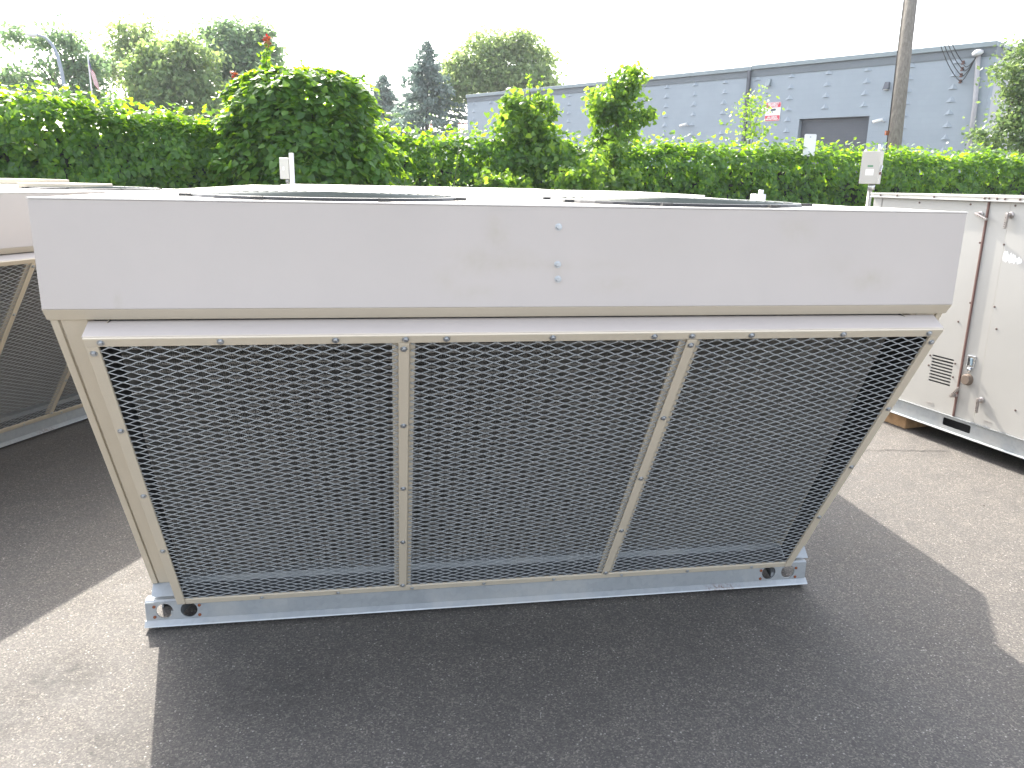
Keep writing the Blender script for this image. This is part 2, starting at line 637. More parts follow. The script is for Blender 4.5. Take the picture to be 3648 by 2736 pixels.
def condenser_unit(root, W, D, H, zlip, divs, bolts_top, fans, inset=0.0, xin=0.13):
    hz = zlip + 0.028                    # bottom of hood front
    # guard plane through (y, z): top and bottom
    gt = Vector((0, -0.133, zlip - 0.029))
    gb = Vector((0, 0.498, 0.097))
    gd = (gb - gt)
    gl = gd.length
    gd = gd / gl
    gn = Vector((0, gd.z, -gd.y))        # outward (to -y)
    if gn.y > 0:
        gn = -gn

    def gp(x, s, w=0.0):
        q = gt + gd * s + gn * w
        return (x, q.y, q.z)
    bt = Vector((0, 0.030, zlip))
    bb = Vector((0, 0.568, 0.135))
    bd = (bb - bt)
    bl = bd.length
    bd = bd / bl
    bn = Vector((0, bd.z, -bd.y))
    if bn.y > 0:
        bn = -bn

    def bp(x, s, w=0.0):
        q = bt + bd * s + bn * w
        return (x, q.y, q.z)

    # hood: folded sheet with a return lip underneath
    MB().prism_x([(0, H - 0.002), (0, hz), (0.012, hz + 0.001), (0.012, H - 0.002)], -0.003, W + 0.003).build('front_hood', MAT_HOOD, root, bevel=0.0015)
    MB().prism_x([(0.0008, hz - 0.0008), (0.022, zlip), (0.07, zlip), (0.07, zlip + 0.012), (0.0125, hz + 0.003)], -0.003, W + 0.003).build('hood_lip', MAT_BODY, root, bevel=0.001)  # same paint as the hood; warm ground bounce put into the beige
    # roof with fan openings
    holes = [circle(cx, cy, r - 0.03, 36) for cx, cy, r in fans]
    plate('roof_panel', [[(0.0, 0.013), (W, 0.013), (W, 0.42), (W - inset, 0.42), (W - inset, D), (0.0, D)]] + holes, lambda u, v, w: (u, v, H - 0.012 + w), 0.012, MAT_ROOF, root)
    MB().prism_x([(-0.002, H - 0.0015), (-0.002, H + 0.0015), (0.02, H + 0.0015), (0.02, H + 0.0005)], -0.004, W + 0.004).build('roof_edge', MAT_ROOF, root)
    # side walls
    if inset:
        MB().box((W - 0.015, 0.0125, zlip + 0.0125), (W + 0.002, 0.42, H - 0.0125)).build('hood_side', MAT_HOOD, root, bevel=0.001)
        MB().box((W - inset, 0.405, zlip + 0.0125), (W - 0.0155, 0.42, H - 0.0125)).build('hood_return', MAT_HOOD, root)
    for x0 in (0.0, W - 0.02 - inset):
        pr = [(0.036, zlip - 0.002), (0.574, 0.135), (D, 0.135), (D, H - 0.013), (0.0715, H - 0.013), (0.0715, zlip - 0.002)]
        MB().prism_x(pr, x0, x0 + 0.02).build('side_panel', MAT_BODY, root)
    MB().box((0.0, D - 0.02, 0.135), (W - inset, D - 0.001, H - 0.013)).build('rear_panel', MAT_BODY, root)
    # inside floor and bulkhead
    MB().box((0.021, 0.60, 0.10), (W - 0.021 - inset, D - 0.021, 0.134)).build('base_pan', MAT_GALV, root)
    MB().box((0.021, 1.55, 0.1345), (W - 0.021 - inset, 1.57, H - 0.0125)).build('bulkhead', MAT_GALV, root)
    # slanted corner posts either side of the coil
    for a, c in ((0.0, 0.082), (W - 0.082, W)):
        e = 0.018
        edge = (a, a + e) if a == 0 else (c - e, c)
        face = (a + e + 0.004, c) if a == 0 else (a, c - e - 0.004)
        MB().hexa([bp(face[0], 0.0, 0), bp(face[1], 0.0, 0), bp(face[1], bl, 0), bp(face[0], bl, 0)],
                  [bp(face[0], 0.0, -0.02), bp(face[1], 0.0, -0.02), bp(face[1], bl, -0.02), bp(face[0], bl, -0.02)]).build('corner_post', MAT_BODY, root, bevel=0.002)
        MB().hexa([bp(edge[0], 0.0, 0.002), bp(edge[1], 0.0, 0.002), bp(edge[1], bl, 0.002), bp(edge[0], bl, 0.002)],
                  [bp(edge[0], 0.0, -0.02), bp(edge[1], 0.0, -0.02), bp(edge[1], bl, -0.02), bp(edge[0], bl, -0.02)]).build('corner_fold', MAT_BODY, root, bevel=0.002)
    # condenser coil: vertical fins between tubes
    fin = MB()
    x = 0.088
    tilt = 0.0
    while x < W - 0.105:
        p = [bp(x, 0.02, -0.01), bp(x, bl - 0.03, -0.01)]
        q = [bp(x + 0.030 * tilt * 1.0, bl - 0.03, -0.024), bp(x + 0.030 * tilt, 0.02, -0.024)]
        fin.add(p + q, [(0, 1, 2, 3)])
        x += 0.0056
    coil = fin.build('coil', MAT_FIN, root)
    coil['kind'] = 'stuff'
    MB().hexa([bp(0.084, 0.01, -0.028), bp(W - 0.09, 0.01, -0.028), bp(W - 0.09, bl - 0.028, -0.028), bp(0.084, bl - 0.028, -0.028)],
              [bp(0.084, 0.01, -0.040), bp(W - 0.09, 0.01, -0.040), bp(W - 0.09, bl - 0.028, -0.040), bp(0.084, bl - 0.028, -0.040)]).build('coil_sun_block', simple('coil_block_grey', (0.27, 0.255, 0.24), .7), root)  # solid plate added behind the fins to block sun from the fan openings
    tb = MB()
    s = 0.03
    while s < bl - 0.03:
        tb.tube([bp(0.085, s, -0.018), bp(W - 0.10, s, -0.018)], 0.0040, 6)
        s += 0.026
    tb.build('coil_tubes', MAT_FIN, root)['kind'] = 'stuff'
    # hail guard: flat top shelf, side cheeks, bars, mesh
    fw = 0.026
    top_s = -0.0235
    sf = gp(0, top_s)
    MB().hexa([(0.085, 0.028, zlip - 0.004), (W - 0.03, 0.028, zlip - 0.004), (W - xin + 0.002, sf[1], sf[2]), (xin - 0.002, sf[1], sf[2])],
              [(0.085, 0.028, zlip - 0.008), (W - 0.03, 0.028, zlip - 0.008), (W - xin + 0.002, sf[1] + 0.002, sf[2] - 0.004), (xin - 0.002, sf[1] + 0.002, sf[2] - 0.004)]).build('guard_top_shelf', MAT_HOOD, root)
    xl0, xl1 = xin, xin - 0.038          # outer x of the left bar at top and bottom
    def bar(xa0, xa1, xb0, xb1, s0, s1, w0, w1, name, mat=MAT_BODY, bev=0.0015):
        MB().hexa([gp(xa0, s0, w1), gp(xa1, s0, w1), gp(xb1, s1, w1), gp(xb0, s1, w1)], [gp(xa0, s0, w0), gp(xa1, s0, w0), gp(xb1, s1, w0), gp(xb0, s1, w0)]).build(name, mat, root, bevel=bev)
    bar(xin, W - xin, xin, W - xin, top_s + 0.001, 0.0015, -0.004, 0.006, 'guard_top_bar')
    bot = gl + 0.006
    bar(xl0, xl0 + fw, xl1, xl1 + fw, 0.002, bot - 0.001, -0.004, 0.005, 'guard_side_bar')
    bar(W - xl0 - fw, W - xl0, W - xl1 - fw, W - xl1, 0.002, bot - 0.001, -0.004, 0.005, 'guard_side_bar')
    bar(xl1 + fw + 0.001, W - xl1 - fw - 0.001, xl1 + fw + 0.001, W - xl1 - fw - 0.001, gl - 0.022, bot, -0.004, 0.004, 'guard_bottom_bar')
    for sgn in (0, 1):
        a0 = xl0 + 0.002 if not sgn else W - xl0 - 0.004
        a1 = xl1 + 0.002 if not sgn else W - xl1 - 0.004
        c = MB()
        lo = [gp(a0, 0.0, -0.0045), gp(a1, bot, -0.0045), bp(a1, bl, 0.0), bp(a0, 0.0, 0.0)]
        hi = [(p[0] + 0.002, p[1], p[2]) for p in lo]
        c.hexa(lo, hi).build('guard_cheek', MAT_BODY, root)
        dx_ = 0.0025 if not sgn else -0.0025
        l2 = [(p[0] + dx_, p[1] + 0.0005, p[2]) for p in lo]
        MB().hexa(l2, [(p[0] + 0.0018, p[1], p[2]) for p in l2]).build('cheek_dark_sheet', MAT_BLACK, root)  # black sheet added to darken the inner face of the cheek
    # mesh panels, flanges and divider bars
    xs = [xl1 + 0.01] + list(divs) + [W - xl1 - 0.01]
    for i, dx in enumerate(divs):
        bar(dx - 0.027, dx + 0.027, dx - 0.027, dx + 0.027, 0.003, gl - 0.024, -0.012, -0.0045, 'divider_flange', MAT_BODY, 0)
        bar(dx - 0.0125, dx + 0.0125, dx - 0.0125, dx + 0.0125, 0.003, gl - 0.024, 0.0022, 0.006, 'divider_bar')
        for s in (0.02, 0.30, 0.58, 0.866, gl - 0.035):
            bolt(root, gp(dx, s, 0.006), gn)
    for i in range(len(xs) - 1):
        b = expanded_metal(xs[i] + 0.001, xs[i + 1] - 0.001, -0.002, gl - 0.012, lambda x, s, w: gp(x, s, w))
        # keep strands inside the sloping side bars
        me = b.mesh('mesh_panel', MAT_MESH)
        mo = link('mesh_panel', me, root)
        if i in (0, len(xs) - 2):
            bm = bmesh.new()
            bm.from_mesh(me)
            bad = []
            for f in bm.faces:
                c = f.calc_center_median()
                s = (Vector((0, c.y, c.z)) - gt).dot(gd) / gl
                edge = xl0 + (xl1 - xl0) * s + 0.012
                if c.x < edge or c.x > W - edge:
                    bad.append(f)
            bmesh.ops.delete(bm, geom=bad, context='FACES')
            bm.to_mesh(me)
            bm.free()
    for bx in bolts_top:
        bolt(root, gp(bx, -0.011, 0.006), gn)
    for s in (0.022, 0.29, 0.566, 0.848):
        xo = xl0 + (xl1 - xl0) * s / gl + fw / 2
        bolt(root, gp(xo, s, 0.005), gn)
        bolt(root, gp(W - xo, s, 0.005), gn)
    x = 0.36
    while x < W - 0.2:
        bolt(root, gp(x, gl - 0.008, 0.004), gn, s=0.8)
        x += 0.247
    # ledge under the coil and side brackets
    MB().box((0.10, 0.512, 0.101), (W - 0.10, 0.60, 0.112)).build('base_ledge', MAT_SHADED_GALV, root)
    for a in (0.0, W - 0.10):
        MB().prism_x([(0.535, 0.100), (0.572, 0.134), (0.60, 0.134), (0.60, 0.100)], a + 0.002, a + 0.098).build('corner_bracket', MAT_GALV, root)
    # front rail: holed web, flared bottom flange
    ry = 0.505
    z0, z1 = 0.034, 0.098
    hs = [circle(0.049, 0.0655, 0.0265), circle(0.125, 0.0655, 0.0265), circle(W - 0.172, 0.0655, 0.0265), circle(W - 0.096, 0.0655, 0.0265)]
    plate('base_rail', [[(-0.01, z0), (W - 0.025, z0), (W - 0.025, z1), (-0.01, z1)]] + hs, lambda u, v, w: (u, ry + w, v), 0.005, MAT_GALV, root)
    MB().prism_x([(ry, z0 - 0.0005), (ry - 0.014, 0.021), (ry - 0.016, 0.017), (ry + 0.03, 0.017), (ry + 0.005, z0 - 0.0005)], -0.014, W - 0.02).build('rail_flange', MAT_GALV, root)
    MB().prism_x([(ry + 0.001, z1 + 0.0005), (ry + 0.008, z1 + 0.0055), (ry + 0.045, z1 + 0.0025), (ry + 0.045, z1 + 0.0005)], -0.01, W - 0.025).build('rail_top_lip', MAT_GALV, root)
    MB().box((0.0, ry + 0.012, 0.0), (W - 0.03, ry + 0.05, 0.016)).build('rail_foot', MAT_DARK, root)
    for (x0, x1) in ((0.086, 0.090), (W - 0.137, W - 0.133)):
        MB().hexa([(x0 - 0.02, ry + 0.008, 0.035), (x0 + 0.004, ry + 0.008, 0.035), (x0 + 0.03, ry + 0.12, 0.035), (x0 + 0.006, ry + 0.12, 0.035)],
                  [(x0 - 0.02, ry + 0.008, 0.06), (x0 + 0.004, ry + 0.008, 0.06), (x0 + 0.03, ry + 0.12, 0.09), (x0 + 0.006, ry + 0.12, 0.09)]).build('rail_gusset', MAT_GALV, root)
    for xx in (0.0, W - 0.035):
        MB().box((xx, ry + 0.14, 0.0), (xx + 0.006, D, 0.098)).build('side_rail', MAT_GALV, root)
    MB().box((0.02, ry + 0.30, 0.0), (W - 0.05, ry + 0.31, 0.098)).build('cross_rail', MAT_DARK, root)
    for xx, zz in ((0.0175, 0.083), (0.017, 0.046), (0.158, 0.080), (0.157, 0.045), (W - 0.065, 0.078), (W - 0.065, 0.042), (W - 0.204, 0.076), (W - 0.204, 0.043)):
        bolt(root, (xx, ry, zz), (0, -1, 0), BOLT_RUST, 0.8, 'rusty_bolt')
    # fans: shroud ring, domed wire guard
    for cx, cy, r in fans:
        ring = MB()
        n = 40
        prof = [(r - 0.03, -0.06), (r - 0.03, 0.004), (r - 0.022, 0.0085), (r + 0.002, 0.008), (r + 0.006, 0.001)]
        vs, fs = [], []
        for k in range(n):
            w = 2 * math.pi * k / n
            for rr, hh in prof:
                vs.append((cx + rr * math.cos(w), cy + rr * math.sin(w), H + hh))
        m_ = len(prof)
        for k in range(n):
            k2 = (k + 1) % n
            for i in range(m_ - 1):
                fs.append((k * m_ + i, k * m_ + i + 1, k2 * m_ + i + 1, k2 * m_ + i))
        ro = ring.add(vs, fs).build('fan_ring', MAT_BLACK, root)
        for k in range(8):
            w = 2 * math.pi * (k + 0.5) / 8
            MB().box((-0.014, -0.010, 0.001), (0.014, 0.010, 0.009)).build('ring_tab', MAT_BLACK, ro, loc=(cx + (r + 0.020) * math.cos(w), cy + (r + 0.020) * math.sin(w), H))
        gr = MB()
        for i in range(13):
            q = 0.10 + 0.87 * i / 12
            gr.ring((cx, cy, H + 0.0085 + 0.006 * (1 - q * q)), (r - 0.012) * q, 0.0022, 44, 5)
        for k in range(8):
            w = 2 * math.pi * k / 8
            gr.tube([(cx + (r - 0.012) * q * math.cos(w), cy + (r - 0.012) * q * math.sin(w), H + 0.005 + 0.006 * (1 - q * q)) for q in (0.1, 0.4, 0.7, 0.98)], 0.003, 5)
        gr.build('fan_guard', MAT_DARKGREEN, root)
        hub = MB().lathe((cx, cy, H - 0.12), (0, 0, 1), [(0.085, 0), (0.085, 0.07), (0.03, 0.085)], 20).build('fan_motor', MAT_DARK, root)
        for k in range(3):
            w = 2 * math.pi / 3 * k + 0.4
            d0 = Vector((math.cos(w), math.sin(w), 0))
            t0 = Vector((-math.sin(w), math.cos(w), 0))
            c0 = Vector((cx, cy, H - 0.09))
            lo = [c0 + d0 * 0.08 - t0 * 0.05 - Vector((0, 0, .02)), c0 + d0 * 0.08 + t0 * 0.05 + Vector((0, 0, .02)), c0 + d0 * (r - 0.05) + t0 * 0.07 + Vector((0, 0, .025)), c0 + d0 * (r - 0.05) - t0 * 0.07 - Vector((0, 0, .025))]
            MB().hexa(lo, [p + Vector((0, 0, 0.003)) for p in lo]).build('fan_blade', MAT_FIN, hub)
    return gp, gn


main = thing('rooftop_unit', (0, 0, 0), 0, 'large beige rooftop air conditioning unit in the foreground with three slanted mesh panels', 'air conditioner', 'rooftop air conditioning units')
W, D, H = 2.34, 3.2, 1.396
condenser_unit(main, W, D, H, 1.116, [0.822, 1.531], [0.165, 0.415, 0.667, 0.826, 0.921, 1.175, 1.429, 1.526, 1.682, 1.931, 2.173],
               [(0.63, 0.47, 0.38), (1.68, 0.47, 0.38)], inset=0.075)
for p in ((1.212, 0, 1.345), (1.213, 0, 1.252), (1.215, 0, 1.215)):
    bolt(main, p, (0, -1, 0), s=1.1)
for z in (1.35, 1.17):
    bolt(main, (-0.003, 0.05, z), (-1, 0, 0), name='side_screw')
    bolt(main, (W + 0.003, 0.05, z - 0.06), (1, 0, 0), name='side_screw')
# raised cap at the rear of the roof and its edge screws
MB().box((0.28, 2.25, H + 0.0005), (1.69, 2.78, H + 0.014)).build('roof_cap', MAT_ROOF, main, bevel=0.003)
for i in range(9):
    bolt(main, (0.36 + i * 0.155, 2.30, H + 0.014), (0, 0, 1), s=0.9, name='roof_screw')
MB().box((1.76, 1.60, H + 0.0005), (2.26, 2.70, H + 0.010)).build('roof_cap', MAT_ROOF, main, bevel=0.003)
MB().box((W - 0.074, 1.10, H - 0.03), (W - 0.030, 1.15, H + 0.025)).box((W - 0.048, 1.115, H + 0.025), (W - 0.034, 1.135, H + 0.042)).build('junction_box', MAT_WHITE, main, bevel=0.002)
# unseen hood on the far right-hand side, guessed from the unit's shadow outline
MB().hexa([(W - .074, 1.56, .75), (W + .130, 1.86, .75), (W + .130, 3.1, .75), (W - .074, 3.1, .75)],
          [(W - .074, 1.56, 1.388), (W + .130, 1.86, 1.388), (W + .130, 3.1, 1.388), (W - .074, 3.1, 1.388)]).build('unseen_side_hood', MAT_BODY, main, bevel=0.003)

# neighbouring unit on the left, turned by about 63 degrees
TH = math.atan2(0.893, 0.45)
u_ = Vector((math.cos(TH), math.sin(TH), 0))
v_ = Vector((-math.sin(TH), math.cos(TH), 0))
org = Vector((-1.267, 2.435, 0)) - v_ * 0.51
U0 = -1.70
left_root = thing('rooftop_unit', org + u_ * U0, TH, 'beige rooftop unit on the left edge, partly hidden, its mesh side in shadow', 'air conditioner', 'rooftop air conditioning units')
H2 = 1.354
condenser_unit(left_root, 3.15, 2.2, H2, 1.080, [0.435, 0.96, 1.485, 2.01, 2.535], [0.2 + 0.27 * i for i in range(11)], [(2.62, 0.60, 0.36)])
RL = Matrix.Rotation(TH, 4, 'Z')
RL.translation = org + u_ * U0
RLI = RL.inverted()
for (xa, xb, yt, dep, wd_) in ((61, 294, 653, 4.5, 0.35), (-120, 137, 637, 5.6, 0.4)):
    pa, pb_ = at(xa, yt, dep), at(xb, yt, dep)
    la, lb_ = RLI @ pa, RLI @ pb_
    dvec = Vector((lb_.x - la.x, lb_.y - la.y, 0))
    nn_ = Vector((-dvec.y, dvec.x, 0)).normalized() * wd_
    zt_ = (pa.z + pb_.z) / 2
    lo_ = [Vector((la.x, la.y, H2 + .0005)), Vector((lb_.x, lb_.y, H2 + .0005))]
    lo_ += [lo_[1] + nn_, lo_[0] + nn_]
    MB().hexa(lo_, [Vector((p.x, p.y, max(zt_, H2 + .03))) for p in lo_]).build('roof_cover', MAT_BODY, left_root, bevel=0.003)

# ------------------------------------------------------------------ tall cabinet unit on the right
S = 0.938
ur = Vector((0.186, -0.983, 0)).normalized()
nr = Vector((-ur.y, ur.x, 0))            # away from the camera
O5 = CAM_C + (Vector((4.149, 2.613, 0)) - CAM_C) * S
ang = math.atan2(ur.y, ur.x)


def q5(a, z):
    """measured face coordinates -> local x and world z"""
    return a * S, 1.4553 + (z - 1.4553) * S


right_root = thing('packaged_unit', (O5.x, O5.y, 0), ang, 'cream sheet metal cabinet unit on the right edge with handles, louvred vent and round knob', 'air conditioner', 'rooftop air conditioning units')
# local frame: x along the face (towards camera right), y away from camera
XL, XR = -0.436 * S, 3.4
zt0, zt1 = q5(0, 1.394)[1], q5(0, 1.424)[1]
zb = q5(0, 0.1)[1]
zr = q5(0, 0.0)[1]
s1 = q5(0.434, 0)[0]
s2 = q5(0.571, 0)[0]
RD = 2.0
MB().box((XL + 0.02, 0.012, zb), (XR, RD, zt0)).build('cabinet_body', MAT_CREAM, right_root)
lx = []
for i in range(9):
    t = i / 8
    x0, z0_ = q5(0.213, 0.441 - (0.159) * t)
    x1, _ = q5(0.374, 0)
    lx.append(rrect(x0, z0_ - 0.0054, x1, z0_ + 0.0054, 0.005, 3))
plate('door_panel', [[(q5(-0.36, 0)[0], zb + 0.002), (s1 - 0.006, zb + 0.002), (s1 - 0.006, zt0 - 0.003), (q5(-0.36, 0)[0], zt0 - 0.003)]] + lx, lambda u, v, w: (u, 0.002 + w, v), 0.009, MAT_CREAM, right_root)
for lp in (1,):
    MB().box((q5(0.19, 0)[0], 0.0108, q5(0, 0.26)[1]), (q5(0.40, 0)[0], 0.0118, q5(0, 0.46)[1])).build('vent_backing', MAT_BLACK, right_root)
MB().box((XL, -0.001, zb + 0.002), (q5(-0.365, 0)[0], 0.03, zt0 - 0.001)).build('corner_post', MAT_CREAM, right_root, bevel=0.002)
MB().box((s1 - 0.005, -0.006, zb + 0.004), (s1 + 0.005, 0.011, zt0 - 0.002)).build('gasket_strip', MAT_SEAM, right_root, bevel=0.002)
MB().box((s1 + 0.0055, 0.004, zb + 0.002), (s2 - 0.0015, 0.011, zt0 - 0.002)).build('center_post', MAT_CREAM, right_root)
MB().box((s2 + 0.0015, 0.001, zb + 0.002), (2.0, 0.011, zt0 - 0.003)).build('door_panel', MAT_CREAM, right_root, bevel=0.001)
MB().box((2.004, 0.001, zb + 0.002), (XR, 0.011, zt0 - 0.003)).build('door_panel', MAT_CREAM, right_root, bevel=0.001)
MB().prism_x([(-0.022, zt0), (-0.022, zt0 + 0.007), (-0.017, zt0 + 0.009), (-0.017, zt1 - 0.009), (-0.025, zt1 - 0.007), (-0.025, zt1), (RD, zt1), (RD, zt0)], XL - 0.01, XR).build('roof_trim', MAT_ROOF, right_root)
slot = rrect(q5(0.368, 0)[0], q5(0, 0.030)[1], q5(0.566, 0)[0], q5(0, 0.080)[1], 0.010, 4)
plate('base_rail', [[(XL - 0.01, zr + 0.006), (XR, zr + 0.006), (XR, zb - 0.004), (XL - 0.01, zb - 0.004)], slot], lambda u, v, w: (u, -0.002 + w, v), 0.004, MAT_GALV, right_root)
MB().prism_x([(-0.002, zr + 0.006), (-0.020, zr + 0.003), (-0.020, zr), (0.04, zr), (0.002, zr + 0.006)], XL - 0.012, XR).build('rail_flange', MAT_GALV, right_root)
MB().prism_x([(-0.004, zb - 0.004), (-0.010, zb - 0.001), (-0.010, zb + 0.001), (0.03, zb + 0.0015), (0.002, zb - 0.004)], XL - 0.012, XR).build('rail_top_lip', MAT_GALV, right_root)
MB().box((XL, 0.05, zr + 0.002), (XR, RD, zb - 0.005)).build('base_frame', MAT_DARK, right_root)


def handle(a, z, deg, brass=False):
    x, zz = q5(a, z)
    h = bpy.data.objects.new('handle', MB().lathe((0, 0, 0), (0, -1, 0), [(0.017, 0), (0.017, 0.004), (0.012, 0.007), (0.012, 0.026), (0.010, 0.029)], 16).mesh('handle', MAT_STEEL, False))
    COL.objects.link(h)
    h.parent = right_root
    h.location = (x, 0.0, zz)
    w = math.radians(deg)
    d0 = Vector((math.cos(w), 0, math.sin(w)))
    t0 = Vector((-math.sin(w), 0, math.cos(w)))
    y0, y1 = -0.036, -0.022
    pts = lambda y: [tuple(d0 * r + t0 * k + Vector((0, y, 0))) for r, k in ((-0.012, -0.008), (0.07, -0.0065), (0.07, 0.0065), (-0.012, 0.008))]
    MB().hexa(pts(y0), pts(y1)).build('lever', MAT_STEEL, h, bevel=0.003)
    for i in range(5):
        c = d0 * (0.014 + 0.011 * i)
        MB().lathe(c + Vector((0, y0 + 0.0005, 0)), (0, -1, 0), [(0.0026, 0), (0.0026, 0.0008)], 8).build('lever_dimple', MAT_BLACK, h)
    return h


handle(0.393, 1.317, -20)
handle(0.585, 1.322, -92)
handle(0.424, 0.236, 55)
handle(0.604, 0.252, -88)
kx, kz = q5(0.489, 0.35)
MB().lathe((kx, 0.004, kz), (0, -1, 0), [(0.034, 0), (0.034, 0.004), (0.029, 0.006), (0.029, 0.022), (0.026, 0.026)], 24).build('round_knob', simple('knob_brown', (0.16, 0.12, 0.09), 0.6), right_root)
lx_, lz_ = q5(0.493, 0.462)
lat = MB().box((lx_ - 0.024, -0.004, lz_ - 0.034), (lx_ + 0.024, 0.004, lz_ + 0.034)).build('latch_plate', MAT_CHROME, right_root, bevel=0.002)
MB().box((lx_ - 0.016, -0.007, lz_ - 0.024), (lx_ - 0.008, -0.0045, lz_ + 0.022)).build('latch_symbol', MAT_BLACK, lat)
MB().hexa([(lx_ - 0.006, -0.007, lz_ + 0.018), (lx_ + 0.010, -0.007, lz_ + 0.018), (lx_ + 0.012, -0.007, lz_ - 0.02), (lx_ + 0.004, -0.007, lz_ - 0.02)],
          [(lx_ - 0.006, -0.0045, lz_ + 0.018), (lx_ + 0.010, -0.0045, lz_ + 0.018), (lx_ + 0.012, -0.0045, lz_ - 0.02), (lx_ + 0.004, -0.0045, lz_ - 0.02)]).build('latch_symbol', simple('label_blue', (0.22, 0.30, 0.36), 0.5), lat)
MB().lathe((lx_, 0.002, lz_ - 0.046), (0, -1, 0), [(0.013, 0), (0.013, 0.012), (0.008, 0.018)], 12).build('latch_catch', MAT_CHROME, lat)
for a, z in ((0.417, 1.157), (0.420, 0.804), (0.360, 0.680), (0.572, 1.159), (0.581, 0.805), (0.617, 0.682), (-0.057, 1.370), (0.314, 1.372), (0.60, 1.375), (0.85, 1.375),
             (0.199, 0.437), (0.386, 0.425), (0.199, 0.372), (0.386, 0.340), (0.82, 0.25)):
    x, zz = q5(a, z)
    bolt(right_root, (x, 0.002, zz), (0, -1, 0), BOLT_DARK, 0.95, 'screw')
for a in (-0.36, -0.22, 0.07, 0.42, 0.45, 0.50, 0.55, 0.64, 0.9, 1.2):
    x, zz = q5(a, 1.409)
    bolt(right_root, (x, -0.0215, zz), (0, -1, 0), BOLT_DARK, 0.95, 'screw')
# torn white sticker: ragged flakes
stk = MB()
for i in range(9):
    x0 = q5(0.588 + i * 0.0125, 0)[0]
    zz = q5(0, 1.094)[1] - 0.002 * i
    hh = 0.026 + 0.008 * RND.uniform(-1, 1) - 0.0015 * i
    pts = circle(0, 0, 1, 9)
    p2 = [(x0 + u * (0.0085 + 0.002 * RND.random()), 0.0006, zz + v * hh * (0.8 + 0.4 * RND.random())) for u, v in pts]
    stk.add(p2, [tuple(range(9))])
stk.build('torn_sticker', MAT_WHITE, right_root)
for a, z in ((0.249, 0.135), (0.662, 0.133)):
    x, zz = q5(a, z)
    lb = MB().box((x - 0.028, 0.0004, zz - 0.009), (x + 0.028, 0.0012, zz + 0.009)).build('small_label', MAT_CREAM, right_root)
    for k in (0.004, -0.001):
        MB().box((x - 0.022, -0.0002, zz + k), (x + 0.022, 0.0003, zz + k + 0.0015)).build('label_line', MAT_STEEL, lb)
# timber block the unit rests on
tb = O5 + ur * (XL + 0.12) + nr * 0.10
t = MB().box((-0.09, -0.07, 0), (0.35, 0.16, zr - 0.002)).build('timber_block', MAT_TIMBER, None, bevel=0.004)
t.location = (tb.x, tb.y, 0)
t.rotation_euler = (0, 0, ang)
tag(t, 'brown timber block under the far left corner of the right hand cabinet', 'timber block')
t = MB().box((-0.2, -0.07, 0), (0.2, 0.16, zr - 0.002)).build('timber_block', MAT_TIMBER, None, bevel=0.004)
tb = O5 + ur * 2.6 + nr * 0.3
t.location = (tb.x, tb.y, 0)
t.rotation_euler = (0, 0, ang)
tag(t, 'brown timber block under the near end of the right hand cabinet', 'timber block')

# ------------------------------------------------------------------ electrical boxes
yaw_c = math.atan2(CAM_FW.y, CAM_FW.x) - math.pi / 2


def box_on_post(name, p, rz, label, cat):
    return thing(name, (p.x, p.y, 0), rz, label, cat)


# fused switch on a conduit beside the right-hand cabinet
DD = 6.15
pc = at(3098, 690, DD)
dsw = box_on_post('disconnect_switch', pc, yaw_c, 'cream electrical switch box on a grey conduit beside the right hand cabinet', 'switch box')
ztop = at(3090, 540, DD).z
zbot = at(3090, 655, DD).z
k = DD / FPX
cd = MB().tube([(0, 0, 0), (0, 0, zbot - 0.04)], 0.017, 12).build('conduit', simple('grey_conduit', (0.33, 0.31, 0.28), 0.5, 0.2), dsw, True)
MB().tube([(0.006, 0, zbot - 0.045), (0.006, 0, zbot)], 0.026, 12).build('conduit_hub', MAT_ZINC, dsw, True)
BX = rz_b = math.radians(-38)
bxo = MB().box((-0.055, -0.055, zbot), (0.075, 0.055, ztop)).build('switch_box', MAT_CREAM, dsw, bevel=0.004)
bxo.rotation_euler = (0, 0, math.radians(-36))
bxo.location = (-0.012, 0.02, 0)
hz_ = (ztop + zbot) / 2
MB().box((-0.058, -0.0585, zbot + 0.002), (0.072, -0.0556, ztop - 0.002)).build('door', MAT_CREAM, bxo, bevel=0.001)
MB().box((-0.018, -0.0600, hz_ - 0.058), (0.040, -0.0588, hz_ - 0.012)).build('label', MAT_WHITE, bxo)
MB().box((-0.008, -0.0600, hz_ + 0.004), (0.032, -0.0588, hz_ + 0.018)).build('label', simple('green_label', (0.10, 0.22, 0.13), 0.5), bxo)
MB().hexa([(0.0755, -0.035, hz_ - 0.02), (0.090, -0.035, hz_ - 0.02), (0.090, 0.002, hz_ + 0.02), (0.0755, 0.002, hz_ + 0.02)],
          [(0.0755, -0.028, hz_ - 0.026), (0.090, -0.028, hz_ - 0.026), (0.090, 0.010, hz_ + 0.014), (0.0755, 0.010, hz_ + 0.014)]).build('lever', MAT_CHROME, bxo, bevel=0.002)
MB().lathe((0.0752, -0.02, hz_ - 0.042), (1, 0, 0), [(0.011, 0), (0.011, 0.012)], 12).build('lever_pivot', MAT_SEAM, bxo)
MB().tube([(0.05, 0.03, ztop - 0.002), (0.05, 0.03, ztop + 0.05)], 0.017, 12).build('conduit_stub', MAT_ZINC, bxo, True)
MB().tube([(0.03, 0.03, ztop - 0.002), (0.033, 0.03, ztop + 0.026), (0.045, 0.03, ztop + 0.03)], 0.003, 6).build('wire', MAT_ZINC, bxo, True)

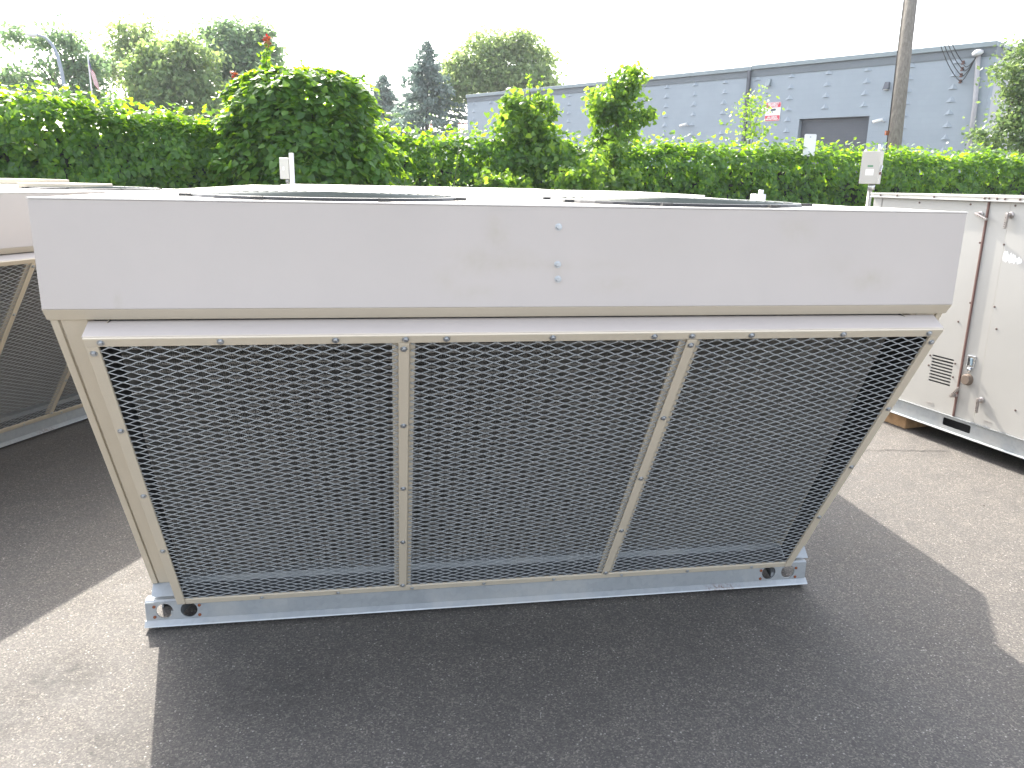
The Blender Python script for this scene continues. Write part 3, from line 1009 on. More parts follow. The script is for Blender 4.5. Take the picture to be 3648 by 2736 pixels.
# small box on a flat bar behind the foreground unit
DE = 7.4
pe = at(1020, 640, DE)
k = DE / FPX
en = box_on_post('electrical_enclosure', pe, yaw_c, 'small grey electrical enclosure on a white upright bar in front of the leafy mound', 'electrical box')
z0e, z1e = at(1018, 638, DE).z, at(1015, 562, DE).z
MB().box((-0.048, -0.035, z0e), (0.038, 0.035, z1e)).build('box', simple('box_grey', (0.50, 0.50, 0.46), 0.5), en, bevel=0.003)
MB().box((-0.044, -0.0385, z0e + 0.004), (0.034, -0.0355, z1e - 0.004)).build('lid', simple('box_grey_lid', (0.52, 0.52, 0.48), 0.5), en, bevel=0.001)
MB().box((-0.018, -0.0400, (z0e + z1e) / 2 - 0.018), (-0.002, -0.0388, (z0e + z1e) / 2 + 0.016)).build('label', MAT_WHITE, en)
MB().box((0.042, -0.03, 0), (0.078, 0.012, at(1040, 546, DE).z)).build('upright_bar', MAT_WHITE, en, bevel=0.002)
MB().tube([(0.012, 0, 0), (0.012, 0, z0e - 0.03)], 0.010, 10).tube([(0.012, 0, z0e - 0.035), (0.012, 0, z0e)], 0.019, 10).build('conduit', MAT_ZINC, en, True)

# ------------------------------------------------------------------ leaves
HEART_V = np.array([(0, 0, 0), (0, 0.95, -0.10), (-0.36, -0.14, -0.10), (-0.50, 0.20, -0.16), (-0.27, 0.62, -0.14), (0.36, -0.14, -0.10), (0.50, 0.20, -0.16), (0.27, 0.62, -0.14)], float)
HEART_F = [(0, 1, 4, 3, 2), (0, 5, 6, 7, 1)]
OVAL_V = np.array([(0, 0, 0), (0, 1.0, -0.08), (-0.30, 0.42, -0.07), (0.30, 0.42, -0.07)], float)
OVAL_F = [(0, 1, 2), (0, 3, 1)]


def frames(N, T):
    N = N / np.linalg.norm(N, axis=1, keepdims=True)
    T = T - N * np.sum(N * T, axis=1, keepdims=True)
    T = T / (np.linalg.norm(T, axis=1, keepdims=True) + 1e-9)
    B = np.cross(T, N)
    return B, T, N


def leaf_mesh(name, P, N, T, size, mat, V=HEART_V, F=HEART_F):
    P = np.asarray(P, float)
    B, T, N = frames(np.asarray(N, float), np.asarray(T, float))
    size = np.asarray(size, float)[:, None, None]
    co = P[:, None, :] + size * (V[None, :, 0:1] * B[:, None, :] + V[None, :, 1:2] * T[:, None, :] + V[None, :, 2:3] * N[:, None, :])
    n, m = co.shape[:2]
    me = bpy.data.meshes.new(name)
    me.vertices.add(n * m)
    me.vertices.foreach_set('co', co.reshape(-1))
    idx, starts, tot, off = [], [], [], 0
    for f in F:
        idx.append(np.array(f))
    per = sum(len(f) for f in F)
    li = np.concatenate(idx)
    loops = (np.arange(n)[:, None] * m + li[None, :]).reshape(-1)
    st = []
    o = 0
    for f in F:
        st.append(o)
        o += len(f)
    starts = (np.arange(n)[:, None] * per + np.array(st)[None, :]).reshape(-1)
    me.loops.add(len(loops))
    me.loops.foreach_set('vertex_index', loops.astype(np.int32))
    me.polygons.add(len(starts))
    me.polygons.foreach_set('loop_start', starts.astype(np.int32))
    me.update(calc_edges=True)
    me.validate()
    me.materials.append(mat)
    return me


LEAF_SHARED = leaf_mesh('leaf', [(0, 0, 0)], [(0, 0, 1)], [(0, 1, 0)], [1.0], MAT_IVY)


def vine_object(root, P, N, T, S_, n_parts=300, mat=MAT_IVY):
    """the 300 leaves nearest the camera as leaf parts, the rest as one foliage part"""
    P, N, T, S_ = map(np.asarray, (P, N, T, S_))
    c = np.array(CAM_C)
    d = P - c
    score = S_ / np.linalg.norm(d, axis=1)
    B_, T_, N_ = frames(N.astype(float), T.astype(float))
    face = np.abs(np.sum(N_ * d, axis=1)) / np.linalg.norm(d, axis=1)
    dcam = d @ np.array(CAM_FW)
    py = 1368 - FPX * (d @ np.array(CAM_UP)) / dcam
    px = 1824 + FPX * (d @ np.array(CAM_RT)) / dcam
    front = (py < 660) & (px > -20) & (px < 3668) & (py > -20)
    vis = np.where(front, score * face, -1)
    outer = vis * (P[:, 2] > 0)
    order = np.argsort(-outer)
    pick = order[:n_parts * 3]
    pick = pick[NR.permutation(len(pick))[:n_parts]]
    rest = np.ones(len(P), bool)
    rest[pick] = False
    me = leaf_mesh('foliage', P[rest], N[rest], T[rest], S_[rest], mat)
    o = link('foliage', me, root)
    o['kind'] = 'stuff'
    inv = root.matrix_world.inverted()
    shared = LEAF_SHARED
    for i in pick:
        l = bpy.data.objects.new('leaf', shared)
        COL.objects.link(l)
        l.parent = root
        mm = Matrix((Vector(B_[i]), Vector(T_[i]), Vector(N_[i]))).transposed().to_4x4()
        l.rotation_euler = mm.to_euler()
        l.location = Vector(P[i])
        l.scale = (S_[i],) * 3
    return o


def cam_ground(X, depth):
    p = CAM_C + Vector((CAM_FW.x, CAM_FW.y, 0)).normalized() * depth + Vector((CAM_RT.x, CAM_RT.y, 0)).normalized() * X
    return Vector((p.x, p.y, 0))


HEDGE = [((-12.0, 10.2), 2.45), ((-6.6, 12.0), 2.36), ((-5.06, 12.8), 2.16), ((-2.2, 14.5), 2.12), ((1.0, 15.7), 2.06), ((4.5, 17.0), 2.12), ((9.3, 19.0), 2.12), ((16.0, 22.0), 2.16), ((20.0, 23.8), 2.2)]
HP = [(cam_ground(*c), h) for c, h in HEDGE]


def hedge_piece(root, i0, i1, density, seed):
    P, N, T, S_ = [], [], [], []
    rr = random.Random(seed)
    for i in range(i0, i1):
        a, ha = HP[i]
        b, hb = HP[i + 1]
        L = (b - a).length
        tx = (b - a).normalized()
        nx = Vector((tx.y, -tx.x, 0))
        if (CAM_C - a).dot(nx) < 0:
            nx = -nx
        n = int(L * density)
        for _ in range(n):
            t = rr.random()
            along = t * L
            h = ha + (hb - ha) * t
            g = a + tx * along
            lump = mnoise.noise((g.x * 0.9, g.y * 0.9, 3.1)) * 0.22 + mnoise.noise((g.x * 2.6, g.y * 2.6, 7.7)) * 0.10
            top = h + lump * 0.7
            u = rr.random()
            if u < 0.66:                          # front face
                z = 0.25 + (top - 0.25) * (rr.random() ** 0.75)
                bul = 0.36 + 0.34 * mnoise.noise((g.x * 1.3, g.y * 1.3, z * 1.5)) + 0.26 * mnoise.noise((g.x * 3.2, g.y * 3.2, z * 3.4))
                rnd_top = max(0.0, (z - (top - 0.35)) / 0.35)
                dep = max(0.17, bul) * math.sqrt(max(0, 1 - rnd_top ** 2)) + 0.10 - rr.random() ** 2 * 0.24
                nn = nx * 1.0 + Vector((0, 0, 0.35 + 0.9 * rnd_top)) + Vector((rr.gauss(0, .7), rr.gauss(0, .7), rr.gauss(0, .6)))
                p = g + nx * dep + Vector((0, 0, z))
            elif u < 0.90:                        # crown
                w = rr.uniform(-0.45, 0.40)
                z = top - 0.35 * (w / 0.5) ** 2 + rr.random() * 0.10 + (rr.random() ** 6) * 0.28
                nn = Vector((rr.gauss(0, .55), rr.gauss(0, .55), 0.9))
                p = g + nx * w + Vector((0, 0, z))
            else:                                 # back
                z = 0.6 + (top - 0.8) * rr.random()
                nn = -nx + Vector((rr.gauss(0, .4), rr.gauss(0, .4), .4))
                p = g - nx * (0.30 + 0.1 * rr.random()) + Vector((0, 0, z))
            P.append(p)
            N.append(nn)
            T.append(Vector((rr.gauss(0, .75), rr.gauss(0, .75), -.9)) + nx * 0.45)
            S_.append(rr.uniform(0.055, 0.118))
        MB().hexa([a - nx * 0.05, b - nx * 0.05, b + nx * 0.05, a + nx * 0.05], [p + Vector((0, 0, hh - 0.35)) for p, hh in ((a - nx * 0.05, ha), (b - nx * 0.05, hb), (b + nx * 0.05, hb), (a + nx * 0.05, ha))]).build('vine_sun_block', MAT_VINE_BLOCK, root)  # unseen opaque panel added inside the vines to stop sun coming through
    vine_object(root, P, N, T, S_)


h1 = thing('vine_fence', (0, 0, 0), 0, 'long fence under dense green vines left of the tall leafy mound', 'vine covered fence', 'vine covered fences along the yard')
hedge_piece(h1, 0, 3, 3000, 1)
h2 = thing('vine_fence', (0, 0, 0), 0, 'long fence under trimmed green vines running right behind the utility pole foot', 'vine covered fence', 'vine covered fences along the yard')
hedge_piece(h2, 3, 8, 1900, 2)


def lumpy_shrub(root, c, rx, ry, h, n, size, seed, mat=MAT_IVY, skew=0.0, parts=300, flat=2.6, core=True):
    """leaf shell on a dome with lumps; c on the ground; axes follow the camera's right and forward"""
    rr = random.Random(seed)
    rt = Vector((CAM_RT.x, CAM_RT.y, 0)).normalized()
    fw = Vector((CAM_FW.x, CAM_FW.y, 0)).normalized()
    P, N, T, S_ = [], [], [], []
    while len(P) < n:
        w = rr.uniform(0, 2 * math.pi)
        s = rr.random()
        z = s ** 0.8 * h
        q = z / h
        prof = (1 - q ** flat) ** (1 / flat)
        if rr.random() < 0.30:                       # crown
            rad = math.sqrt(rr.random())
            q = (1 - rad ** flat) ** (1 / flat)
            z, prof = q * h, rad
        dirv = rt * math.cos(w) * rx + fw * math.sin(w) * ry
        if skew and math.cos(w) > 0:
            dirv += rt * math.cos(w) * rx * skew * (1 - q) ** 1.5
        p = c + dirv * prof + Vector((0, 0, z))
        lump = 1 + 0.20 * mnoise.noise((p.x * 1.6, p.y * 1.6, p.z * 1.6)) + 0.20 * mnoise.noise((p.x * 3.4, p.y * 3.4, p.z * 3.4)) - 0.26 * rr.random() ** 2 + (0.16 if rr.random() < .04 else 0)
        p = c + dirv * prof * lump + Vector((0, 0, z * (0.96 + 0.04 * lump) + 0.10 * mnoise.noise((p.x * 3, p.y * 3, 2)) * q))
        nn = dirv.normalized() * prof + Vector((0, 0, 0.35 + q * 1.2)) + Vector((rr.gauss(0, .7), rr.gauss(0, .7), rr.gauss(0, .6)))
        P.append(p)
        N.append(nn)
        T.append(Vector((rr.gauss(0, .75), rr.gauss(0, .75), -.9)) + dirv.normalized() * 0.5)
        S_.append(size * rr.uniform(0.5, 1.25))
    for _ in range(int(n * 0.22)):                    # leaves deep inside, in the shade of the shell
        w = rr.uniform(0, 2 * math.pi)
        q = rr.random() * .92
        dirv = rt * math.cos(w) * rx + fw * math.sin(w) * ry
        if skew and math.cos(w) > 0:
            dirv += rt * math.cos(w) * rx * skew * (1 - q) ** 1.5
        P.append(c + dirv * (1 - q ** flat) ** (1 / flat) * rr.uniform(.35, .72) + Vector((0, 0, q * h * .9)))
        N.append(Vector((rr.gauss(0, .6), rr.gauss(0, .6), .3)) - fw * .8)
        T.append(Vector((rr.gauss(0, .5), rr.gauss(0, .5), -1)))
        S_.append(size * rr.uniform(1.2, 1.9))
    vine_object(root, P, N, T, S_, parts, mat)
    if core:
        st = MB()
        for _ in range(7):
            a = rr.uniform(0, 6.28)
            st.tube([c + Vector((0, 0, 0.0)), c + Vector((0.3 * rx * math.cos(a), 0.3 * ry * math.sin(a), h * 0.45)), c + Vector((0.6 * rx * math.cos(a), 0.5 * ry * math.sin(a), h * 0.8))], [0.05, 0.035, 0.015], 6)
        st.build('stems', MAT_BARK, root, True)


mc = cam_ground(-3.46, 13.1)
mound = thing('vine_mound', (0, 0, 0), 0, 'tall rounded mound of large leaved vines with two red tipped shoots', 'vine mound')
lumpy_shrub(mound, mc, 1.36, 0.95, 3.06, 11500, 0.120, 11, skew=0.42, flat=3.6)
rt0 = Vector((CAM_RT.x, CAM_RT.y, 0)).normalized()
fw0 = Vector((CAM_FW.x, CAM_FW.y, 0)).normalized()


def shoot(root, base, tip, n, size, seed, spread=0.10, mat=MAT_IVY, red=0.0, bend=0.0):
    rr = random.Random(seed)
    base, tip = Vector(base) - root.location, Vector(tip) - root.location
    ax = (tip - base)
    mid = base.lerp(tip, 0.5) + rt0 * bend
    pts = [base.lerp(mid, t * 2) if t < .5 else mid.lerp(tip, t * 2 - 1) for t in (0, .25, .5, .75, 1)]
    MB().tube(pts, [0.012, 0.010, 0.008, 0.006, 0.003], 5).build('stem', MAT_STEM, root, True)
    P, N, T, S_ = [], [], [], []
    Pr, Nr_, Tr, Sr = [], [], [], []
    for i in range(n):
        t = rr.random()
        j = min(3, int(t * 4))
        p = pts[j].lerp(pts[j + 1], t * 4 - j)
        out = Vector((rr.gauss(0, 1), rr.gauss(0, 1), rr.gauss(0.2, .5))).normalized()
        sp = spread * (1.15 - 0.7 * t)
        p = p + out * sp * rr.random()
        dst = (Pr, Nr_, Tr, Sr) if t > 1 - red else (P, N, T, S_)
        dst[0].append(p)
        dst[1].append(Vector((rr.gauss(0, .6), rr.gauss(0, .6), .6)) + out * .3)
        dst[2].append(out + Vector((0, 0, .1)))
        dst[3].append(size * rr.uniform(.6, 1.2) * (1.1 - .4 * t))
    for (a, b, c_, d_), mm, nm in (((P, N, T, S_), mat, 'shoot_leaves'), ((Pr, Nr_, Tr, Sr), MAT_RED, 'red_leaves')):
        if a:
            link(nm, leaf_mesh(nm, a, b, c_, d_, mm), root)['kind'] = 'stuff'


shoot(mound, at(945, 300, 13.1), at(952, 128, 13.1), 120, 0.10, 3, 0.16, red=0.22)
shoot(mound, at(860, 330, 12.9), at(830, 258, 12.9), 60, 0.09, 4, 0.13, red=0.45)
shoot(mound, at(1110, 290, 13.1), at(1062, 212, 13.1), 24, 0.07, 5, 0.07)
shoot(mound, at(1250, 300, 13.1), at(1305, 265, 13.1), 30, 0.08, 6, 0.09)

# bushes and saplings standing in front of the right-hand vines
def bush(name, px, pyb, pyt, halfpx, depth, n, size, seed, label, mat, group, trunk=0.0, flat=2.0):
    c = at(px, pyb, depth)
    g = Vector((c.x, c.y, 0))
    h = at(px, pyt, depth).z
    r = thing(name, (0, 0, 0), 0, label, 'shrub', group)
    lumpy_shrub(r, g, halfpx * depth / FPX, halfpx * depth / FPX * 0.8, h, n, size, seed, mat, parts=0, flat=flat)
    return r, g, h


def vine_object_plain(root, P, N, T, S_, mat):
    link('foliage', leaf_mesh('foliage', P, N, T, S_, mat), root)['kind'] = 'stuff'


def crown_tree(name, base, trunk_top, blobs, n, leaf, mat, label, cat, group, seed, trunk_r=0.12, V=None, F=None, clump=0.25, hang=0.3, bark=MAT_BARK, limbs=7, nclump=70, shell=0.55):
    """blobs: list of (centre, (rx, ry, rz)); leaves in clumps spread through the blobs' outer volume"""
    rr = random.Random(seed)
    V = OVAL_V if V is None else V
    F = OVAL_F if F is None else F
    root = thing(name, base, 0, label, cat, group)
    base = Vector(base)
    vol = [b[1][0] * b[1][2] for b in blobs]
    tot = sum(vol)
    P, N, T, S_ = [], [], [], []
    centres = []
    for (c, r), v in zip(blobs, vol):
        c = Vector(c)
        k = max(3, int(nclump * v / tot))
        for _ in range(k):
            d = Vector((rr.gauss(0, 1), rr.gauss(0, 1), rr.gauss(0, 1))).normalized()
            q = (shell + (1 - shell) * rr.random()) if rr.random() < 0.8 else rr.random() * shell
            cc = c + Vector((d.x * r[0], d.y * r[1], d.z * r[2])) * q
            centres.append((cc, d, min(r)))
    per = max(4, n // len(centres))
    for cc, d, rm in centres:
        cs = clump * rr.uniform(0.6, 1.3)
        m_ = int(per * rr.uniform(0.5, 1.5))
        for _ in range(m_):
            e = Vector((rr.gauss(0, 1), rr.gauss(0, 1), rr.gauss(0, .75)))
            P.append(cc + e * cs * 0.55 - base)
            N.append(d * 0.6 + Vector((rr.gauss(0, .9), rr.gauss(0, .9), .4 + rr.gauss(0, .6))))
            T.append(Vector((rr.gauss(0, 1), rr.gauss(0, 1), -hang + rr.gauss(0, .4))) + d * .3)
            S_.append(leaf * rr.uniform(.6, 1.3))
    o = link('crown', leaf_mesh('crown', P, N, T, S_, mat, V, F), root)
    tr = MB()
    tt = Vector(trunk_top) - base
    tr.tube([(0, 0, -0.05), tt * 0.35 + Vector((rr.gauss(0, .05), 0, 0)) * tt.z * .1, tt * 0.7, tt], [trunk_r, trunk_r * .8, trunk_r * .6, trunk_r * .25], 8)
    for i in range(limbs):
        cc = centres[rr.randrange(len(centres))][0] - base
        s = tt * rr.uniform(0.30, 0.85)
        mid = s.lerp(cc, 0.55) + Vector((0, 0, 0.10 * (cc - s).length))
        tr.tube([s, mid, cc], [trunk_r * .38, trunk_r * .22, trunk_r * .08], 5)
    tr.build('trunk', bark, root, True)
    return root


def P3(px, py, depth):
    return at(px, py, depth)


def blobset(depth, items):
    """items of (px, py, half width px, half height px)"""
    out = []
    for px, py, hw, hh in items:
        k = depth / FPX
        out.append((at(px, py, depth), (hw * k, min(hw, hh) * k * 0.9, hh * k)))
    return out


def ground_under(px, py, depth):
    p = at(px, py, depth)
    return Vector((p.x, p.y, 0))


G_SAP = 'saplings and bushes in front of the right hand vines'
crown_tree('sapling', ground_under(1880, 600, 14.6), at(1890, 330, 14.6), blobset(14.6, [(1880, 470, 120, 90), (1900, 580, 170, 110), (1850, 400, 80, 60), (1950, 390, 70, 50)]), 3000, 0.10, MAT_SAP,
           'bushy sapling with upright leafy tips in front of the left end of the grey building', 'sapling', G_SAP, 21, 0.03, HEART_V, HEART_F, 0.22, 0.5, MAT_STEM, 10, 60, 0.3)
sp = [o for o in COL.objects if o.name.startswith('sapling')][0]
crown_tree('sapling', ground_under(2180, 640, 14.9), at(2210, 330, 14.9), blobset(14.9, [(2190, 400, 95, 120), (2240, 320, 60, 80), (2180, 500, 70, 80), (2140, 370, 55, 70), (2270, 420, 55, 50), (2250, 270, 30, 45), (2170, 300, 25, 40)]), 3000, 0.085, MAT_SAP,
           'taller young tree with a rounded leafy head in front of the grey building wall', 'sapling', G_SAP, 22, 0.04, HEART_V, HEART_F, 0.19, 0.5, MAT_STEM, 14, 80, 0.3)
crown_tree('sapling', ground_under(2180, 700, 14.4), at(2190, 560, 14.4), blobset(14.4, [(2180, 560, 60, 70), (2160, 640, 120, 50)]), 700, 0.09, MAT_SAP,
           'dark low bush under the taller young tree', 'sapling', G_SAP, 27, 0.03, HEART_V, HEART_F, 0.2, 0.5, MAT_STEM, 5, 22, 0.2)
crown_tree('sapling', ground_under(2050, 690, 13.6), at(2060, 600, 13.6), blobset(13.6, [(2060, 640, 110, 50), (1800, 655, 90, 40), (2120, 590, 40, 40)]), 1300, 0.085, MAT_SAP,
           'low bright bush close above the roof of the foreground unit', 'sapling', G_SAP, 23, 0.02, HEART_V, HEART_F, 0.18, 0.4, MAT_STEM, 6, 36, 0.3)
crown_tree('sapling', ground_under(2680, 560, 17.2), at(2680, 330, 17.2), blobset(17.2, [(2650, 400, 45, 70), (2700, 380, 40, 80), (2680, 470, 70, 60)]), 420, 0.09, MAT_SAP,
           'thin sparse sapling with feathery pale leaves beside the red and white notice', 'sapling', G_SAP, 24, 0.02, OVAL_V, OVAL_F, 0.22, 0.2, MAT_STEM, 9, 36, 0.2)
wd = thing('weed', (0, 0, 0), 0, 'pair of feathery upright weed shoots between the mound and the bushy sapling', 'weed')
shoot(wd, ground_under(1570, 680, 13.2), at(1545, 545, 13.2), 90, 0.07, 31, 0.12, MAT_SAP)
shoot(wd, ground_under(1572, 680, 13.2), at(1635, 520, 13.2), 90, 0.07, 32, 0.12, MAT_SAP, bend=0.03)
wl = thing('weed', (0, 0, 0), 0, 'low yellow green weeds at the right foot of the mound', 'weed')
for i, (a, b) in enumerate([(1450, 640), (1490, 650), (1540, 655), (1610, 655), (1680, 660), (1730, 655), (1400, 655)]):
    shoot(wl, ground_under(a, 690, 12.4), at(a + RND.randint(-20, 20), b - 12, 12.4), 45, 0.09, 40 + i, 0.2, MAT_SAP)
vs_ = thing('weed', (0, 0, 0), 0, 'single vine shoot sticking up above the hedge left of the switch box', 'weed')
shoot(vs_, ground_under(3045, 560, 19.0), at(3040, 490, 19.0), 60, 0.10, 51, 0.18, MAT_IVY)
for i, (a, dx) in enumerate(((1885, 262), (1935, 270), (1840, 310), (1975, 420), (2000, 395))):
    shoot(sp, at(1890, 470, 14.6), at(a, dx, 14.6), 70, 0.085, 60 + i, 0.13, MAT_SAP)
sp2 = [o for o in COL.objects if o.name.startswith('sapling.001')][0]
for i, (a, dx) in enumerate(((2275, 222), (2165, 240), (2325, 350), (2090, 330), (2330, 420), (2300, 280))):
    shoot(sp2, at(2200, 400, 14.9), at(a, dx, 14.9), 45, 0.075, 80 + i, 0.11, MAT_SAP)

# ------------------------------------------------------------------ trees behind
G_TREE = 'trees behind the vine covered fences'
crown_tree('broadleaf_tree', ground_under(300, 400, 52), at(290, 200, 52), blobset(52, [(60, 135, 90, 25), (170, 125, 90, 32), (260, 150, 80, 40), (210, 235, 140, 40), (100, 280, 90, 40), (280, 300, 90, 55), (330, 220, 50, 60), (20, 300, 60, 40), (160, 350, 150, 35), (340, 370, 90, 40)]), 4800, 0.36, MAT_TREE_D,
           'dark open tree with layered branches behind the curved street lamp', 'tree', G_TREE, 101, 0.28, clump=0.85, limbs=18, nclump=100, shell=0.2)
crown_tree('broadleaf_tree', ground_under(470, 400, 58), at(480, 160, 58), blobset(58, [(470, 120, 80, 50), (440, 190, 90, 50), (520, 150, 70, 60), (400, 260, 60, 60), (560, 280, 70, 60)]), 4200, 0.34, MAT_TREE_M,
           'tall loose pale green tree right of the flag', 'tree', G_TREE, 102, 0.3, clump=0.9, limbs=14, nclump=80, shell=0.3)
crown_tree('broadleaf_tree', ground_under(620, 400, 50), at(620, 200, 50), blobset(50, [(620, 260, 140, 100), (560, 320, 130, 90), (680, 200, 90, 80), (500, 230, 60, 55), (700, 320, 100, 70), (540, 180, 60, 40), (620, 400, 170, 60), (500, 390, 90, 50), (760, 400, 90, 50)]), 15000, 0.33, MAT_TREE_L,
           'wide light green willowy tree in the middle of the left tree group', 'tree', G_TREE, 103, 0.32, clump=0.8, limbs=10, nclump=150, shell=0.4, hang=1.2)
crown_tree('broadleaf_tree', ground_under(880, 400, 54), at(880, 180, 54), blobset(54, [(780, 110, 50, 40), (850, 150, 100, 70), (900, 130, 60, 50), (840, 260, 120, 100), (960, 190, 65, 60), (920, 280, 90, 80), (760, 220, 50, 80), (860, 390, 120, 60)]), 17000, 0.33, MAT_TREE_D,
           'dense dark blue green tree behind the red tipped vine shoot', 'tree', G_TREE, 104, 0.32, clump=0.8, limbs=10, nclump=140, shell=0.4)
crown_tree('broadleaf_tree', ground_under(1790, 420, 60), at(1790, 180, 60), blobset(60, [(1760, 180, 110, 60), (1860, 170, 110, 60), (1640, 230, 90, 50), (1920, 250, 75, 70), (1720, 290, 170, 80), (1850, 290, 130, 80), (1600, 320, 90, 60), (1960, 310, 40, 40)]), 15000, 0.36, MAT_TREE_M,
           'broad rounded green tree rising behind the left end of the grey building', 'tree', G_TREE, 105, 0.36, clump=0.9, limbs=12, nclump=190, shell=0.4, hang=0.8)
crown_tree('broadleaf_tree', ground_under(1400, 420, 75), at(1400, 400, 75), blobset(75, [(1390, 400, 90, 40), (1500, 410, 120, 40)]), 1500, 0.4, MAT_TREE_D,
           'low dark tree line between the two spruces', 'tree', G_TREE, 106, 0.3, clump=1.0, limbs=4, nclump=30)


def spruce(px, pyt, pyb, halfpx, depth, label, seed, n=40):
    rr = random.Random(seed)
    base = ground_under(px, pyb, depth)
    H_ = at(px, pyt, depth).z
    root = thing('spruce_tree', base, 0, label, 'tree', G_TREE)
    MB().tube([(0, 0, -.05), (0, 0, H_ * .5), (0, 0, H_ * .99)], [0.22, 0.13, 0.02], 8).build('trunk', MAT_BARK, root, True)
    R_ = halfpx * 1.3 * depth / FPX
    zb_ = at(px, pyb, depth).z
    P, N, T, S_ = [], [], [], []
    z = max(0.6, zb_ - 1.2)
    while z < H_ * 0.985:
        q = (H_ - z) / (H_ - zb_)
        rad = R_ * min(1.15, q ** 0.85) * rr.uniform(.75, 1.15) + 0.03
        k = 7 if q > .3 else 5
        for i in range(k):
            w = rr.uniform(0, 6.283)
            d = Vector((math.cos(w), math.sin(w), 0))
            rl = rad * rr.uniform(.45, 1.15)
            m_ = int(14 + rl * 28)
            for j in range(m_):
                t = rr.random() ** 0.7
                side = Vector((-d.y, d.x, 0)) * rr.gauss(0, .16 + .12 * rl * (1 - t))
                p = d * rl * t + side + Vector((0, 0, z - 0.28 * rl * t + 0.10 * rl * t * t + rr.gauss(0, .06)))
                P.append(p)
                N.append(Vector((rr.gauss(0, 1), rr.gauss(0, 1), .5)))
                T.append(d + Vector((rr.gauss(0, .5), rr.gauss(0, .5), -.45)))
                S_.append(rr.uniform(.20, .42) * (.45 + .55 * min(1, q * 2.5)))
        z += 0.36 * (0.35 + q)
    link('crown', leaf_mesh('crown', P, N, T, S_, MAT_SPRUCE, OVAL_V, OVAL_F), root)


spruce(1521, 150, 430, 125, 58, 'tall blue grey spruce with a pointed top beside the broad tree', 201)
spruce(1366, 262, 430, 95, 66, 'smaller blue grey spruce just right of the leafy mound', 202)
# tree at the right edge in front of the building
crown_tree('broadleaf_tree', ground_under(3680, 560, 21.5), at(3690, 120, 21.5), blobset(21.5, [(3640, 230, 90, 90), (3690, 170, 90, 110), (3600, 300, 80, 55), (3570, 270, 50, 40), (3640, 380, 110, 70), (3600, 440, 120, 45), (3500, 480, 60, 35), (3650, 500, 130, 60), (3540, 520, 90, 40), (3740, 330, 100, 150)]), 7000, 0.13, MAT_EDGE,
           'leafy tree with small leaves at the right edge in front of the grey building', 'tree', G_TREE, 107, 0.14, clump=0.38, limbs=16, nclump=130, shell=0.25)

# ------------------------------------------------------------------ grey block building
DS = 1.235
WD = Vector((-0.545, 0.839, 0)).normalized()
BC = CAM_C + (Vector((16.477, 17.503, 5.175)) - CAM_C) * DS
ang_b = math.atan2(WD.y, WD.x)


def zB(z):
    return 1.4553 + (z - 1.4553) * DS


bld = thing('grey_building', (BC.x, BC.y, 0), ang_b, 'long grey painted block building with flat roof and roll up door behind the fence', 'building')
# local x runs along the wall to the photo's left, y: positive is to the left of x = towards ... ; wall face at y = 0
LB = 21.52 * DS
cam_l = Matrix.Rotation(-ang_b, 3, 'Z') @ (CAM_C - Vector((BC.x, BC.y, 0)))
SGN = -1.0 if cam_l.y > 0 else 1.0       # direction away from the camera


def wall_mat():
    m = Mat('painted_block')
    co = m.coords()
    mp = m.new('ShaderNodeMapping')
    mp.inputs['Rotation'].default_value = (math.radians(90), 0, 0)
    m.ln(co, mp.inputs['Vector'])
    br = m.new('ShaderNodeTexBrick')
    br.inputs['Scale'].default_value = 1.0
    br.inputs['Brick Width'].default_value = 0.4
    br.inputs['Row Height'].default_value = 0.2
    br.inputs['Mortar Size'].default_value = 0.008
    br.inputs['Mortar Smooth'].default_value = 0.3
    br.inputs['Color1'].default_value = (1, 1, 1, 1)
    br.inputs['Color2'].default_value = (.93, .93, .93, 1)
    br.inputs['Mortar'].default_value = (.80, .80, .80, 1)
    m.ln(mp.outputs[0], br.inputs['Vector'])
    n1 = m.noise(co, 0.7, 6, .65)
    base = m.ramp(n1, [(0.3, (0.262, 0.302, 0.340)), (0.7, (0.295, 0.338, 0.378))])
    m.set(m.mix(0.25, base, br.outputs['Color'], 'MULTIPLY'), 0.7)
    h = m.mix(0.4, br.outputs['Fac'], m.noise(co, 60, 3))
    m.bump(h, 0.12, 0.006)
    return m.m


MAT_WALL = wall_mat()
MAT_BAND = simple('grey_band', (0.135, 0.155, 0.172), 0.6, 0, .06, 1.5)
MAT_CAP = simple('metal_coping', (0.22, 0.26, 0.275), 0.5, 0.1, .06, 1.5)
MAT_DOOR = simple('steel_door', (0.085, 0.092, 0.108), 0.55, 0, .05, 2)
MAT_LOWWALL = simple('lower_wall_dark', (0.30, 0.33, 0.38), 0.7)
zc0, zc1, zc2 = zB(4.82), zB(5.035), zB(5.165)
d0, d1, dz = 3.06 * DS, 5.24 * DS, zB(3.468)
TW = 0.3


def wl_y(a, b):
    return (min(a * SGN, b * SGN), max(a * SGN, b * SGN))


def bbox(x0, x1, y0, y1, z0, z1, mb=None):
    ya, yb = wl_y(y0, y1)
    return (mb or MB()).box((x0, ya, z0), (x1, yb, z1))


